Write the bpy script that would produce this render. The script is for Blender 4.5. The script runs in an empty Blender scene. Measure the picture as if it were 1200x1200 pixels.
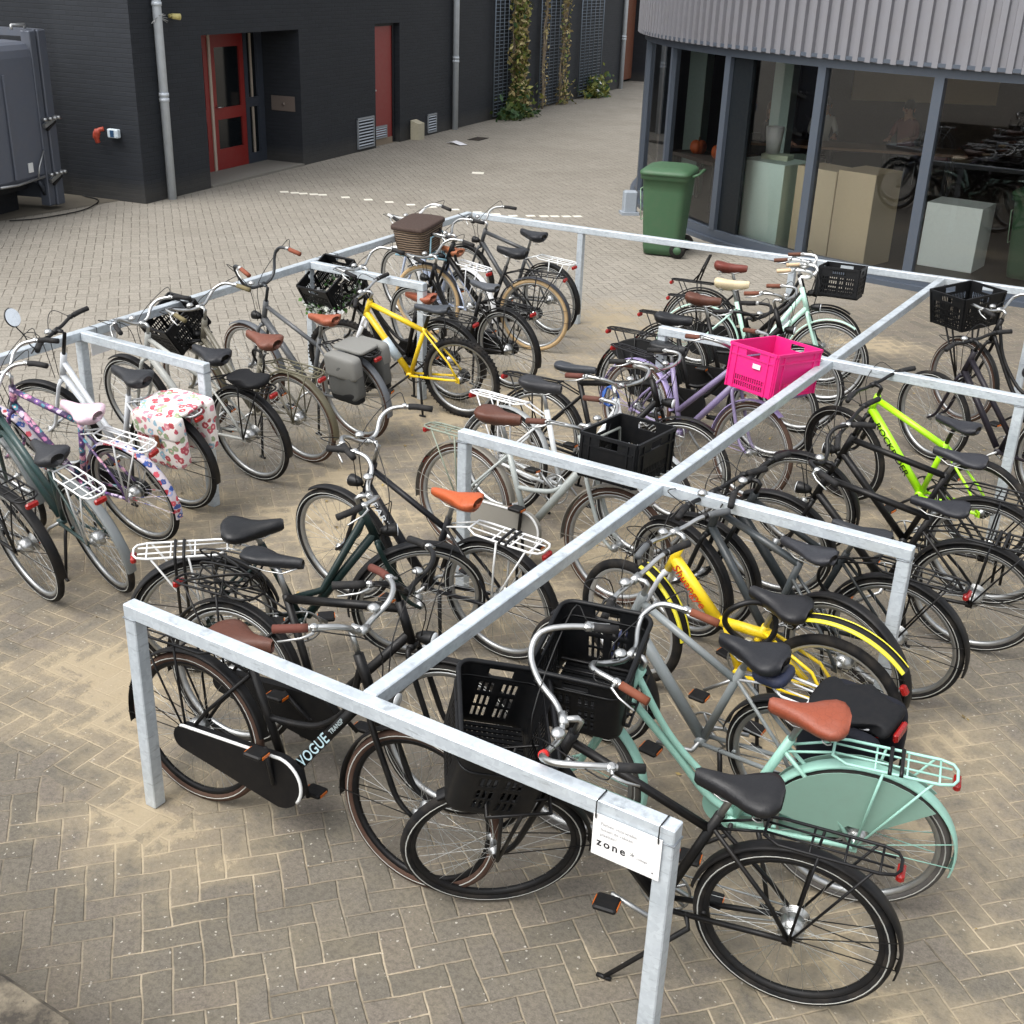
import bpy, math, random
from math import sin, cos, pi, radians as R
from mathutils import Vector as V, Matrix as M
random.seed(7)
SC = bpy.context.scene
COL = SC.collection

# ------------------------------------------------------------------ helpers
def lin(h):
    h = h.lstrip('#')
    o = []
    for i in (0, 2, 4):
        c = int(h[i:i + 2], 16) / 255
        o.append(c / 12.92 if c <= .04045 else ((c + .055) / 1.055) ** 2.4)
    return (*o, 1)

class NT:
    """small node-tree helper"""
    def __init__(s, name):
        s.m = bpy.data.materials.new(name); s.m.use_nodes = True
        s.t = s.m.node_tree; s.t.nodes.clear()
        s.out = s.t.nodes.new('ShaderNodeOutputMaterial')
        s.b = s.n('ShaderNodeBsdfPrincipled')
        s.l(s.b.outputs[0], s.out.inputs[0])
    def n(s, ty, **kw):
        nd = s.t.nodes.new(ty)
        for k, v in kw.items(): setattr(nd, k, v)
        return nd
    def l(s, a, b): s.t.links.new(a, b)
    def put(s, sock, v):
        if hasattr(v, 'node'): s.l(v, sock)
        else: sock.default_value = v
    def math(s, op, a, b=0.0, c=0.0):
        nd = s.n('ShaderNodeMath', operation=op)
        s.put(nd.inputs[0], a); s.put(nd.inputs[1], b); s.put(nd.inputs[2], c)
        return nd.outputs[0]
    def noise(s, scale, detail=3, vec=None, rough=.55):
        nd = s.n('ShaderNodeTexNoise'); nd.inputs['Scale'].default_value = scale
        nd.inputs['Detail'].default_value = detail; nd.inputs['Roughness'].default_value = rough
        if vec is not None: s.l(vec, nd.inputs['Vector'])
        return nd.outputs['Fac']
    def ramp(s, fac, stops):
        nd = s.n('ShaderNodeValToRGB'); e = nd.color_ramp.elements
        while len(e) < len(stops): e.new(.5)
        for i, (p, c) in enumerate(stops): e[i].position = p; e[i].color = c
        s.put(nd.inputs[0], fac)
        return nd.outputs[0]
    def mix(s, fac, a, b, blend='MIX'):
        nd = s.n('ShaderNodeMix', data_type='RGBA', blend_type=blend)
        s.put(nd.inputs[0], fac); s.put(nd.inputs[6], a); s.put(nd.inputs[7], b)
        return nd.outputs[2]
    def obj(s): return s.n('ShaderNodeTexCoord').outputs['Object']
    def bump(s, h, dist=.002, strength=.6):
        nd = s.n('ShaderNodeBump'); nd.inputs['Distance'].default_value = dist
        nd.inputs['Strength'].default_value = strength
        s.put(nd.inputs['Height'], h); s.l(nd.outputs[0], s.b.inputs['Normal'])

MATS = {}
def leather(col):
    """saddle cover: fine grain, creases, rubbed lighter patches"""
    key = ('leather', col)
    if key in MATS: return MATS[key]
    t = NT('leather_' + col.strip('#')); o = t.obj(); c = lin(col)
    rub = t.ramp(t.noise(9., 5, o, .65), [(.45, (0, 0, 0, 1)), (.7, (1, 1, 1, 1))])
    lc = tuple(x * .75 + (.055 if max(c[:3]) > .05 else .022) for x in c[:3]) + (1,); dk = tuple(x * .55 for x in c[:3]) + (1,)
    cc = t.mix(t.math('MULTIPLY', rub, .45), c, lc)
    vo = t.n('ShaderNodeTexVoronoi', feature='DISTANCE_TO_EDGE'); vo.inputs['Scale'].default_value = 38.; t.l(o, vo.inputs['Vector'])
    cr = t.math('LESS_THAN', vo.outputs['Distance'], .035)
    cc = t.mix(t.math('MULTIPLY', cr, .35), cc, dk); cc = t.mix(t.math('MULTIPLY', t.noise(3., 4, o), .4), cc, dk)
    t.l(cc, t.b.inputs['Base Color']); t.put(t.b.inputs['Roughness'], t.math('ADD', .42, t.math('MULTIPLY', rub, .25)))
    t.b.inputs['Specular IOR Level'].default_value = .35
    t.bump(t.math('ADD', t.noise(180., 3, o), t.math('MULTIPLY', vo.outputs['Distance'], .8)), .0015, .6)
    MATS[key] = t.m
    return t.m
def mat(col, rough=.45, metal=0., dirt=.25, spec=.5, scale=30., coat=0.):
    """painted / plastic / metal surface with slight procedural wear"""
    if lin(col)[0] < .03 and max(lin(col)[:3]) < .035 and spec >= .5: spec = .25; dirt *= .35; coat = 0.; col = '#' + ''.join('%02x' % int(int(col[i:i + 2], 16) * .72) for i in (1, 3, 5))
    key = (col, rough, metal, dirt, spec, scale, coat)
    if key in MATS: return MATS[key]
    t = NT('mat_' + col.strip('#') + ('_metal' if metal else ''))
    c = lin(col); o = t.obj()
    nz = t.noise(scale, 4, o)
    dc = tuple(x * .6 + y * .4 for x, y in zip(c[:3], (.16, .13, .095))) + (1,)
    f = t.math('MULTIPLY', t.ramp(nz, [(.42, (0, 0, 0, 1)), (.72, (1, 1, 1, 1))]), dirt)
    t.l(t.mix(f, c, dc), t.b.inputs['Base Color'])
    t.b.inputs['Metallic'].default_value = metal
    t.b.inputs['Specular IOR Level'].default_value = spec
    if coat:
        t.b.inputs['Coat Weight'].default_value = coat; t.b.inputs['Coat Roughness'].default_value = .12
    t.put(t.b.inputs['Roughness'], t.math('ADD', rough - .06, t.math('MULTIPLY', t.noise(scale * 2.3, 3, o), .16)))
    MATS[key] = t.m
    return t.m

class MB:
    """collects shapes, builds ONE mesh object"""
    def __init__(s): s.v = []; s.f = []; s.mi = []; s.sm = []
    def add(s, vs, fs, mi=0, smooth=True):
        b = len(s.v); s.v += [tuple(v) for v in vs]
        s.f += [tuple(i + b for i in f) for f in fs]
        s.mi += [mi] * len(fs); s.sm += [smooth] * len(fs)
        return s
    def tube(s, pts, r=.01, n=8, closed=False, mi=0, cap=True, ry=None):
        pts = [V(p) for p in pts]; k = len(pts)
        rs = r if isinstance(r, (list, tuple)) else [r] * k
        vs = []; up = None
        for i, p in enumerate(pts):
            if closed: d = pts[(i + 1) % k] - pts[i - 1]
            else: d = pts[min(i + 1, k - 1)] - pts[max(i - 1, 0)]
            if d.length < 1e-9: d = V((1, 0, 0))
            d.normalize()
            if up is None:
                a = V((0, 0, 1)) if abs(d.z) < .95 else V((1, 0, 0))
                up = (a - d * a.dot(d)).normalized()
            else:
                up = up - d * up.dot(d)
                up = up.normalized() if up.length > 1e-6 else V((0, 1, 0))
            sd = d.cross(up)
            for j in range(n):
                an = 2 * pi * (j + .5) / n
                vs.append(p + up * (cos(an) * rs[i]) + sd * (sin(an) * (ry or rs[i])))
        fs = []
        for i in range(k if closed else k - 1):
            a, b = i * n, ((i + 1) % k) * n
            for j in range(n): fs.append((a + j, a + (j + 1) % n, b + (j + 1) % n, b + j))
        if cap and not closed:
            fs.append(tuple(range(n - 1, -1, -1))); fs.append(tuple(range((k - 1) * n, k * n)))
        return s.add(vs, fs, mi)
    def ring(s, prof, seg=40, mi=0, c=(0, 0, 0), a0=0., a1=None, closedprof=True):
        """lathe profile of (radius, y) about the Y axis"""
        c = V(c); n = len(prof); full = a1 is None
        m = seg if full else seg + 1; vs = []
        for i in range(m):
            a = 2 * pi * i / seg if full else a0 + (a1 - a0) * i / seg
            for (r, y) in prof: vs.append(c + V((cos(a) * r, y, sin(a) * r)))
        fs = []
        for i in range(seg):
            b0 = i * n; b1 = ((i + 1) % m) * n
            for j in range(n if closedprof else n - 1):
                fs.append((b0 + j, b1 + j, b1 + (j + 1) % n, b0 + (j + 1) % n))
        return s.add(vs, fs, mi)
    def box(s, c, d, rot=None, mi=0, ch=0.):
        """box, optional chamfer ch, optional rotation matrix"""
        hx, hy, hz = d[0] / 2, d[1] / 2, d[2] / 2; c = V(c)
        if ch <= 0:
            vs = [V((x, y, z)) for x in (-hx, hx) for y in (-hy, hy) for z in (-hz, hz)]
            fs = [(0, 1, 3, 2), (4, 6, 7, 5), (0, 4, 5, 1), (2, 3, 7, 6), (0, 2, 6, 4), (1, 5, 7, 3)]
        else:
            ch = min(ch, hx * .95, hy * .95, hz * .95)
            vs = []
            o = [(hx - ch, hy), (hx, hy - ch), (hx, -hy + ch), (hx - ch, -hy), (-hx + ch, -hy), (-hx, -hy + ch), (-hx, hy - ch), (-hx + ch, hy)]
            k = lambda q: [(math.copysign(max(abs(x) - ch, 0), x), math.copysign(max(abs(y) - ch, 0), y)) for x, y in q]
            for z, q in ((-hz, k(o)), (-hz + ch, o), (hz - ch, o), (hz, k(o))):
                vs += [V((x, y, z)) for x, y in q]
            fs = [tuple(range(8)), tuple(range(31, 23, -1))]
            for i in range(3):
                for j in range(8): fs.append((i * 8 + j, (i + 1) * 8 + j, (i + 1) * 8 + (j + 1) % 8, i * 8 + (j + 1) % 8))
        if rot is not None: vs = [rot @ v for v in vs]
        return s.add([v + c for v in vs], fs, mi, False)
    def prism(s, poly, y0, y1, mi=0):
        """polygon in XZ extruded along Y"""
        n = len(poly)
        vs = [(x, y0, z) for x, z in poly] + [(x, y1, z) for x, z in poly]
        fs = [tuple(range(n - 1, -1, -1)), tuple(range(n, 2 * n))]
        fs += [(i, (i + 1) % n, n + (i + 1) % n, n + i) for i in range(n)]
        return s.add(vs, fs, mi, False)
    def ell(s, c, d, nu=12, nv=8, mi=0, zmin=-1.):
        vs = []; c = V(c)
        for i in range(nv + 1):
            t = -pi / 2 + pi * i / nv; z = max(sin(t), zmin)
            for j in range(nu):
                a = 2 * pi * j / nu
                vs.append(c + V((cos(t) * cos(a) * d[0], cos(t) * sin(a) * d[1], z * d[2])))
        fs = [(i * nu + j, i * nu + (j + 1) % nu, (i + 1) * nu + (j + 1) % nu, (i + 1) * nu + j) for i in range(nv) for j in range(nu)]
        return s.add(vs, fs, mi)
    def mesh(s, name, ms):
        me = bpy.data.meshes.new(name); me.from_pydata(s.v, [], s.f)
        for m in (ms if isinstance(ms, (list, tuple)) else [ms]): me.materials.append(m)
        me.polygons.foreach_set('material_index', s.mi)
        me.polygons.foreach_set('use_smooth', s.sm)
        me.update()
        return me
    def build(s, name, ms, parent=None, mx=None, **tags):
        return link(name, s.mesh(name, ms), parent, mx, **tags)

def link(name, data, parent=None, mx=None, label=None, cat=None, group=None, kind=None):
    o = bpy.data.objects.new(name, data); COL.objects.link(o)
    if parent: o.parent = parent
    if mx is not None: o.matrix_basis = mx
    tag(o, label, cat, group, kind)
    return o
def tag(o, label=None, cat=None, group=None, kind=None):
    if label: o['label'] = label
    if cat: o['category'] = cat
    if group: o['group'] = group
    if kind: o['kind'] = kind
def thing(name, label, cat, mx=None, group=None):
    return link(name, None, None, mx, label, cat, group)
def spline(pts, k=4):
    """Catmull-Rom through pts"""
    P = [V(p) for p in pts]; P = [P[0] * 2 - P[1]] + P + [P[-1] * 2 - P[-2]]; o = []
    for i in range(1, len(P) - 2):
        for j in range(k):
            t = j / k; a, b, c, d = P[i - 1:i + 3]
            o.append(.5 * ((2 * b) + (c - a) * t + (2 * a - 5 * b + 4 * c - d) * t * t + (3 * b - a - 3 * c + d) * t ** 3))
    return o + [P[-2]]
def T(x, y, z): return M.Translation((x, y, z))
def RZ(a): return M.Rotation(a, 4, 'Z')
def text_mesh(name, body, size, m, parent, mx, space=1., bold=0., label=None):
    cu = bpy.data.curves.new(name, 'FONT'); cu.body = body; cu.size = size; cu.align_x = 'LEFT'
    cu.space_character = space; cu.offset = bold; cu.resolution_u = 3
    tmp = bpy.data.objects.new(name, cu); COL.objects.link(tmp)
    dg = bpy.context.evaluated_depsgraph_get()
    me = bpy.data.meshes.new_from_object(tmp.evaluated_get(dg))
    bpy.data.objects.remove(tmp); bpy.data.curves.remove(cu)
    me.materials.clear(); me.materials.append(m)
    return link(name, me, parent, mx, label=label)
def axes(o, x, y):
    x = V(x).normalized(); y = V(y).normalized(); z = x.cross(y)
    m = M.Identity(4)
    for i, a in enumerate((x, y, z)):
        for j in range(3): m[j][i] = a[j]
    m.translation = V(o)
    return m

# ------------------------------------------------------------------ common materials
BLK = mat('#0b0b0c', .42, dirt=.08, spec=.35)
BLKM = mat('#111112', .5, dirt=.15, spec=.35)
RUB = mat('#191919', .75, dirt=.3, spec=.2)
PLA = mat('#0f0f10', .5, dirt=.12, spec=.3)
CHR = mat('#bfc0be', .33, 1., .4)
ALU = mat('#aeb0b0', .46, 1., .4)
SPK = mat('#c4c6c4', .3, .9, .1)
WHT = mat('#d9dad8', .4, dirt=.15)
RED = mat('#8e1512', .25, dirt=.05)
STRP = mat('#b9bab4', .5, dirt=.3)
# ------------------------------------------------------------------ bicycles
TYRES = dict(black=('#161617', '#1f1f20'), brown=('#46332a', '#42312a'), cream=('#b49a74', '#a98f69'), grey=('#4a4846', '#474543'))
_wc = {}
def wheel_meshes(rad, tyre, rim, fat, stripe):
    key = (rad, tyre, rim, fat, stripe)
    if key in _wc: return _wc[key]
    tw = fat
    b = MB(); c = rad - tw
    prof = [(c + cos(2 * pi * j / 10) * tw, sin(2 * pi * j / 10) * tw * .95) for j in range(10)]
    b.ring(prof, 52)
    if fat > .0255:                                      # knobbly tread
        for i in range(60):
            a = 2 * pi * i / 60
            for sy in (-1, 1):
                rr = rad - .004; q = M.Rotation(-a, 3, 'Y')
                b.box((cos(a) * rr, sy * tw * .5, sin(a) * rr), (.010, tw * .45, .011), q)
    if stripe:
        for sy in (-1, 1):
            rr = c - tw * .15
            b.ring([(rr, sy * (tw * 1.0)), (rr + .005, sy * (tw * 1.0)), (rr + .0025, sy * tw * .93)], 52, 1)
    ty = b.mesh('tyre', [mat(TYRES[tyre][0], .8, dirt=.4, spec=.2, scale=14.), STRP])
    b = MB(); r0 = c - tw * .75
    b.ring([(r0, -.012), (r0 - .006, -.013), (r0 - .021, -.007), (r0 - .021, .007), (r0 - .006, .013), (r0, .012)], 52)
    rm = b.mesh('rim', rim)
    b = MB(); hubr = .024
    b.ring([(.001, -.05), (.012, -.05), (.012, -.04), (hubr, -.034), (hubr, -.028), (.014, -.022), (.014, .022), (hubr, .028), (hubr, .034), (.012, .04), (.012, .05), (.001, .05)], 14, 0, closedprof=False)
    b.tube([(0, -.062, 0), (0, .062, 0)], .006, 6)
    n = 32; ro = r0 - .018
    for i in range(n):
        sd = 1 if i % 2 else -1
        a = 2 * pi * i / n; a2 = a + (1 if (i // 2) % 2 else -1) * 1.05
        b.tube([(cos(a2) * hubr, sd * .031, sin(a2) * hubr), (cos(a) * ro, 0, sin(a) * ro)], .00105, 3, mi=1, cap=False)
    hb = b.mesh('wheel', [ALU, SPK])
    _wc[key] = (hb, ty, rm)
    return _wc[key]

def arc_guard(b, rad, a0, a1, w, seg=26, th=.0035, drop=.010):
    """curved mudguard shell of radius rad about the Y axis (angles in degrees from +X)"""
    a0, a1 = R(a0), R(a1)
    pr = [(rad - drop, -w), (rad - drop * .25, -w * .75), (rad, -w * .3), (rad, w * .3), (rad - drop * .25, w * .75), (rad - drop, w),
          (rad - drop - th * .3, w * .93), (rad - th - drop * .25, w * .7), (rad - th, w * .28), (rad - th, -w * .28), (rad - th - drop * .25, -w * .7), (rad - drop - th * .3, -w * .93)]
    b.ring(pr, seg, 0, a0=a0, a1=a1)

def saddle_mesh(col, style):
    b = MB()
    if style == 'sport':
        S = [(.145, .012, .000, .020), (.13, .022, .004, .028), (.06, .030, .002, .034), (0, .042, .000, .036), (-.05, .066, .004, .040), (-.10, .076, .010, .044), (-.135, .066, .012, .040), (-.15, .030, .008, .026)]
    elif style == 'slim':
        S = [(.15, .010, -.01, .018), (.13, .020, -.004, .03), (.06, .028, .0, .05), (0, .040, .002, .06), (-.05, .066, .008, .062), (-.09, .080, .014, .062), (-.12, .076, .016, .055), (-.135, .04, .012, .03)]
    else:
        S = [(.15, .012, .000, .020), (.138, .026, .004, .034), (.09, .034, .002, .046), (.04, .044, -.002, .054), (0, .064, -.002, .060), (-.04, .090, .002, .066), (-.08, .104, .008, .070), (-.11, .098, .010, .064), (-.13, .076, .006, .05), (-.142, .04, -.002, .03)]
    n = 14; vs = []
    for (x, w, zt, th) in S:
        for j in range(n):
            a = 2 * pi * j / n; ca, sa = cos(a), sin(a)
            y = w * math.copysign(abs(ca) ** .85, ca)
            z = zt + (sa * (.03 if style == 'wide' else .022) if sa > 0 else sa * th)
            if sa < 0: y *= 1 - .35 * abs(sa) ** 2
            if sa > .7: z -= .005 * (1 if -.12 < x < 0 else 0)          # centre channel
            vs.append((x, y, z))
    fs = [(i * n + j, i * n + (j + 1) % n, (i + 1) * n + (j + 1) % n, (i + 1) * n + j) for i in range(len(S) - 1) for j in range(n)]
    fs += [tuple(range(n)), tuple(range(len(S) * n - 1, (len(S) - 1) * n - 1, -1))]
    b.add(vs, fs)
    for sy in (-1, 1):
        b.tube([(.12, sy * .01, -.02), (.05, sy * .022, -.05), (-.04, sy * .022, -.052), (-.1, sy * .045, -.03)], .0035, 5, mi=1)
        if style == 'wide':
            b.tube([(-.075 + .018 * cos(t * .9), sy * .05 + .018 * sin(t * .9), -.028 - .0035 * t) for t in range(14)], .003, 4, mi=1)
    return b.mesh('saddle', [leather(col), CHR])

BARS = dict(
    dutch=[(0, 0, 0), (.01, .06, 0), (.045, .14, .02), (.055, .20, .05), (.02, .265, .075), (-.07, .285, .075), (-.21, .30, .055)],
    loop=[(0, 0, 0), (.02, .08, .0), (.07, .16, .03), (.09, .23, .09), (.05, .29, .13), (-.06, .31, .13), (-.22, .31, .10)],
    flat=[(0, 0, 0), (0, .08, 0), (-.01, .16, .015), (-.03, .24, .02), (-.06, .32, .018)],
    comfort=[(0, 0, 0), (0, .06, .02), (.025, .13, .07), (.0, .20, .10), (-.085, .27, .10), (-.17, .31, .09)],
    tall=[(0, 0, 0), (.01, .08, 0), (.02, .15, .05), (.03, .19, .16), (.0, .215, .215), (-.07, .23, .22), (-.19, .25, .19)],
)
HB = {}
WB = {}                                    # bike name key -> (root, front matrix) for things standing on carriers

def bike(key, label, x, y, head, kind='diamond', col='#151517', tyre='black', rim=None, guard='#18181a', saddle='#1c1c1e', sst='wide',
         bar='dutch', barm=None, grip='#1b1b1c', rack=None, case=None, lean=6., steer=0., wb=1.10, rad=.345, fat=.021, stripe=True,
         light=True, rear=True, fcar=None, skirt=None, crank=40., sh=0., sth=.06, extra=None, col2=None, fork=None, straps=False,
         stand=True, bell=True, hub=True, rackz=0., trim=None, rmesh=None, panel=None, name='bicycle', bars=1., mirror=False, fcz=.80, fcx=0., sx=.27, metal_rear=None):
    PM = mat(col, .38, dirt=.38, coat=.15, scale=14.) if isinstance(col, str) else col; PM2 = mat(col2, .35, dirt=.15) if col2 else PM
    FM = mat(fork, .35, dirt=.15) if fork else PM
    RM = rim or ALU; BM = barm or CHR; GM = (mat(guard, .45, dirt=.42, scale=11.) if isinstance(guard, str) else guard) if guard else None
    h = R(head)
    root = thing(name, label, 'bicycle', T(x, y, 0) @ RZ(h) @ M.Rotation(R(-lean), 4, 'X'), 'parked bicycles')
    ca, sa = cos(R(68)), sin(R(68))
    def hp(z): return V((wb - .055 - (z - rad) * ca / sa, 0, z))       # point on the steering axis
    piv = hp(rad); ax = V((-ca, 0, sa))
    FS = T(*piv) @ M.Rotation(R(steer), 4, ax) @ T(*(-piv))
    BB = V((.46, 0, .285)); sd = V((-.35, 0, .937))
    st = lambda t: BB + sd * t
    RA = V((0, 0, rad))
    low = kind in ('oma', 'transport', 'step', 'lilac', 'swan')
    hz0, hz1 = (.755, .93) if kind in ('oma', 'transport', 'lilac', 'step', 'trapez') else (.74, .90)
    if kind in ('mtb', 'fold'): hz0, hz1 = .73, .86
    stl = {'oma': .50, 'transport': .52, 'step': .50, 'lilac': .50, 'trapez': .50, 'diamond': .55, 'mtb': .45, 'fold': .33}[kind]
    f = MB()
    f.tube([hp(hz0 - .005), hp(hz1 + .005)], .021, 10)
    tr = .0165
    tubes = {
        'oma': [(spline([hp(.80), (.70, 0, .55), (.575, 0, .385), st(.02)]), .0165), (spline([hp(.90), (.745, 0, .66), (.60, 0, .49), (.50, 0, .43), st(.15)]), .014)],
        'transport': [([hp(.79), BB + V((.02, 0, .01))], .024), (spline([hp(.90), (.76, 0, .70), (.64, 0, .575), (.52, 0, .535), st(.25)]), .014)],
        'step': [([hp(.775), BB + V((.03, 0, .02))], .022), ([hp(.88), (.57, 0, .46), st(.14)], .019)],
        'lilac': [([hp(.77), BB + V((.03, 0, .02))], .023), ([hp(.87), st(.16)], .02)],
        'trapez': [([hp(.785), BB], .026), ([hp(.895), st(.42)], .0165)],
        'diamond': [([hp(.77), BB], .022), ([hp(.875), st(.53)], .019)],
        'mtb': [([hp(.755), BB], .027), ([hp(.835), st(.42)], .021)],
        'fold': [([hp(.80), (.58, 0, .52)], .03), ([(.60, 0, .53), (.30, 0, .55)], .026), ([(.54, 0, .53), BB], .024), ([(.34, 0, .54), (.13, 0, .37)], .016)],
    }[kind]
    tubes = [(t if len(t) > 2 else [V(t[0]), V(t[1])], r) for t, r in tubes]
    for t, r in tubes: f.tube(t, r, 10)
    f.tube([st(0), st(stl)], .018, 10)
    f.tube([BB - V((0, .036, 0)), BB + V((0, .036, 0))], .023, 10)
    sj = min(stl - .03, .44) if kind != 'fold' else .30
    for s in (-1, 1):
        f.tube([RA + V((0, s * .06, 0)), RA + V((.09, s * .042, .13)), st(sj) + V((-.01, s * .018, 0))], .0085, 7)
        f.tube([BB + V((-.02, s * .03, 0)), RA + V((.12, s * .048, -.02)), RA + V((0, s * .06, 0))], .0105, 7)
        f.box(RA + V((.004, s * .06, 0)), (.035, .005, .045))
    f.tube([V((.30, -.02, .305)), V((.30, .02, .305))], .01, 6)
    fo = f.build('frame', PM, root)
    # writing on the down tube: (text, size, side, colour, along from head?)
    if extra:
        for (txt, size, side, tc, fromhead, off, ti) in extra:
            t, r = tubes[ti]; A, Bp = (V(t[0]), V(t[-1])) if fromhead else (V(t[-1]), V(t[0]))
            d = (Bp - A).normalized(); n = V((0, side, 0)); up = n.cross(d)
            o = A + d * off + n * (r + .0015) - up * size * .34
            text_mesh('lettering', txt, size, mat(tc, .4, dirt=.1), fo, axes(o, d, up), 1.05, .0008)
    # seat post + saddle
    so = link('saddle', saddle_mesh(saddle, sst), root, T(*(st(stl + .10 + sh) + V((-.025, 0, .055)))) @ M.Rotation(R(random.uniform(-4, 3)), 4, 'Y'))
    MB().tube([st(stl - .02), st(stl + .105 + sh), st(stl + .10 + sh) + V((-.02, 0, .02))], .0135, 8).build('seat_post', ALU if kind != 'mtb' else BLK, root)
    # fork
    b = MB(); cr = hp(hz0 - .02)
    for s in (-1, 1):
        b.tube(spline([cr + V((0, s * .02, .0)), cr + V((.008, s * .05, -.03)), hp(.50) + V((.0, s * .056, 0)), hp(.40) + V((.008, s * .056, 0)), V((wb, s * .056, rad))], 3), [.013] * 4 + [.0125] * 4 + [.011] * 3 + [.009] * 2, 8)
    b.tube([cr + V((0, -.03, 0)), cr + V((0, .03, 0))], .017, 8)
    if kind == 'mtb':
        for s in (-1, 1): b.tube([cr + V((.006, s * .056, -.05)), hp(.48) + V((0, s * .056, 0))], .0185, 8)
    b.build('fork', FM, root, FS)
    # wheels
    for fr in (0, 1):
        hb, ty, rm = wheel_meshes(rad, tyre, RM, fat, stripe)
        mx = (FS @ T(wb, 0, rad) if fr else T(0, 0, rad)) @ M.Rotation(random.uniform(0, 6), 4, 'Y')
        w = link('wheel', hb, root, mx); link('tyre', ty, w); link('rim', rm, w)
    # hub gear / cassette
    if hub:
        b = MB(); b.ring([(.002, -.03), (.044, -.028), (.044, .028), (.002, .03)], 16, c=RA, closedprof=False)
        if kind in ('mtb', 'diamond', 'trapez'):
            for i in range(5): b.ring([(.02, -.052 + i * .004), (.055 - i * .005, -.052 + i * .004), (.055 - i * .005, -.0505 + i * .004), (.02, -.0505 + i * .004)], 20, c=RA)
        b.build('hub', CHR if kind != 'mtb' else BLKM, root)
    # mudguards
    if GM:
        for fr in (0, 1):
            b = MB(); g = rad + .020
            if kind == 'fold':
                if fr: arc_guard(b, g + .01, 98, 172, .034)
                else: arc_guard(b, g + .07, 66, 138, .034); b.tube([(.22, 0, .30), (.16, 0, .40)], .012, 6)
            elif fr: arc_guard(b, g, 58, 188, .027)
            else: arc_guard(b, g, 12, 192, .029)
            for s in (-1, 1) if kind != 'fold' else ():
                for an in ((188,) if fr else (170, 190)):
                    a = R(an - 6)
                    b.tube([(0, s * .05, 0), (cos(a) * (g - .004), s * .026, sin(a) * (g - .004))], .0022, 4)
            if kind == 'fold': pass
            b.build('mudguard', GM, root, (FS @ T(wb, 0, rad)) if fr else T(0, 0, rad))
            if col2 and kind == 'fold':
                gg = g + (.010 if fr else .070); a_, z_ = (R(100), R(171)) if fr else (R(68), R(137))
                for sy in (-1, 1):
                    b = MB(); b.ring([(gg - .006, sy * .037), (gg - .001, sy * .030), (gg + .003, sy * .020), (gg + .0045, sy * .020), (gg + .001, sy * .031), (gg - .005, sy * .039)], 20, a0=a_, a1=z_)
                    b.build('mudguard_stripe', PM2, root, (FS @ T(wb, 0, rad)) if fr else T(0, 0, rad))
    # chain case or open drive
    if case:
        pts = []; r0, r1 = .055, .115; c0, c1 = (0, rad - .005), (.475, .295)
        for i in range(13): a = R(95 + 170 * i / 12); pts.append((c0[0] + cos(a) * r0, c0[1] + sin(a) * r0))
        for i in range(17): a = R(-88 + 170 * i / 16); pts.append((c1[0] + cos(a) * r1, c1[1] + sin(a) * r1))
        b = MB(); b.prism(pts, -.085, -.042)
        co = b.build('chain_case', mat(case, .5, dirt=.15), root)
        if trim:
            tp = [pts[1], pts[0]] + [pts[i] for i in range(29, 17, -1)]
            MB().tube([(p[0], -.083, p[1] + .002) for p in tp], .007, 6).build('chain_case_trim', WHT, co)
    b = MB(); yy = -.062; b.tube([BB - V((0, .088, 0)), BB + V((0, .088, 0))], .01, 8)
    if not case:
        b.ring([(.088, yy), (.098, yy), (.098, yy + .004), (.088, yy + .004)], 28, c=BB)
        for i in range(5):
            a = i * 2 * pi / 5; b.tube([BB + V((0, yy, 0)), BB + V((cos(a) * .092, yy + .002, sin(a) * .092))], .006, 4)
        for zz in (1, -1): b.tube([BB + V((0, yy + .002, zz * .094)), RA + V((0, yy + .004, zz * .035))], .0035, 4)
    a = R(crank)
    for s in (-1, 1):
        e = BB + V((cos(a) * .17 * s, s * .1, -sin(a) * .17 * s))
        b.tube([BB + V((0, s * .05, 0)), BB + V((0, s * .09, 0)), e], .0095, 6)
    cko = b.build('crankset', BLKM if case or kind == 'mtb' else ALU, root)
    for s in (-1, 1):
        e = BB + V((cos(a) * .17 * s, s * .1, -sin(a) * .17 * s))
        p = MB(); p.box(e + V((0, s * .05, 0)), (.085, .075, .022), ch=.006)
        for xx in (-1, 1): p.box(e + V((xx * .0435, s * .05, 0)), (.003, .045, .012), mi=1)
        p.build('pedal', [PLA, mat('#c2600f', .3)], cko)
    # luggage rack
    rz = rad + .405 + rackz
    if rack:
        RKM = mat(rack, .4, dirt=.15); b = MB()
        w = .065; x0, x1 = -.30, .13
        loop = [(x1, -w * .7, rz + .01), (x1, w * .7, rz + .01), (x1 - .05, w, rz), (x0 + .06, w, rz), (x0 + .015, w * .8, rz), (x0, w * .4, rz), (x0, -w * .4, rz), (x0 + .015, -w * .8, rz), (x0 + .06, -w, rz), (x1 - .05, -w, rz)]
        b.tube(loop, .0058, 6, closed=True)
        for xx in (x0 + .06, x0 + .17, x0 + .28): b.tube([(xx, -w, rz), (xx, w, rz)], .0045, 5)
        for yy2 in (-.024, .024): b.tube([(x0 + .02, yy2, rz + .001), (x1, yy2, rz + .006)], .0042, 5)
        for s in (-1, 1):
            b.tube([(-.05, s * w, rz - .003), (-.03, s * .07, rz - .15), (0, s * .066, rad)], .0055, 6)
            b.tube([(-.22, s * w, rz - .003), (-.11, s * .07, rz - .2), (0, s * .066, rad)], .0048, 6)
            b.tube([(x1, s * .03, rz + .01), st(sj) + V((-.02, s * .02, .01))], .005, 6)
        ro = b.build('luggage_rack', RKM, root)
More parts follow.
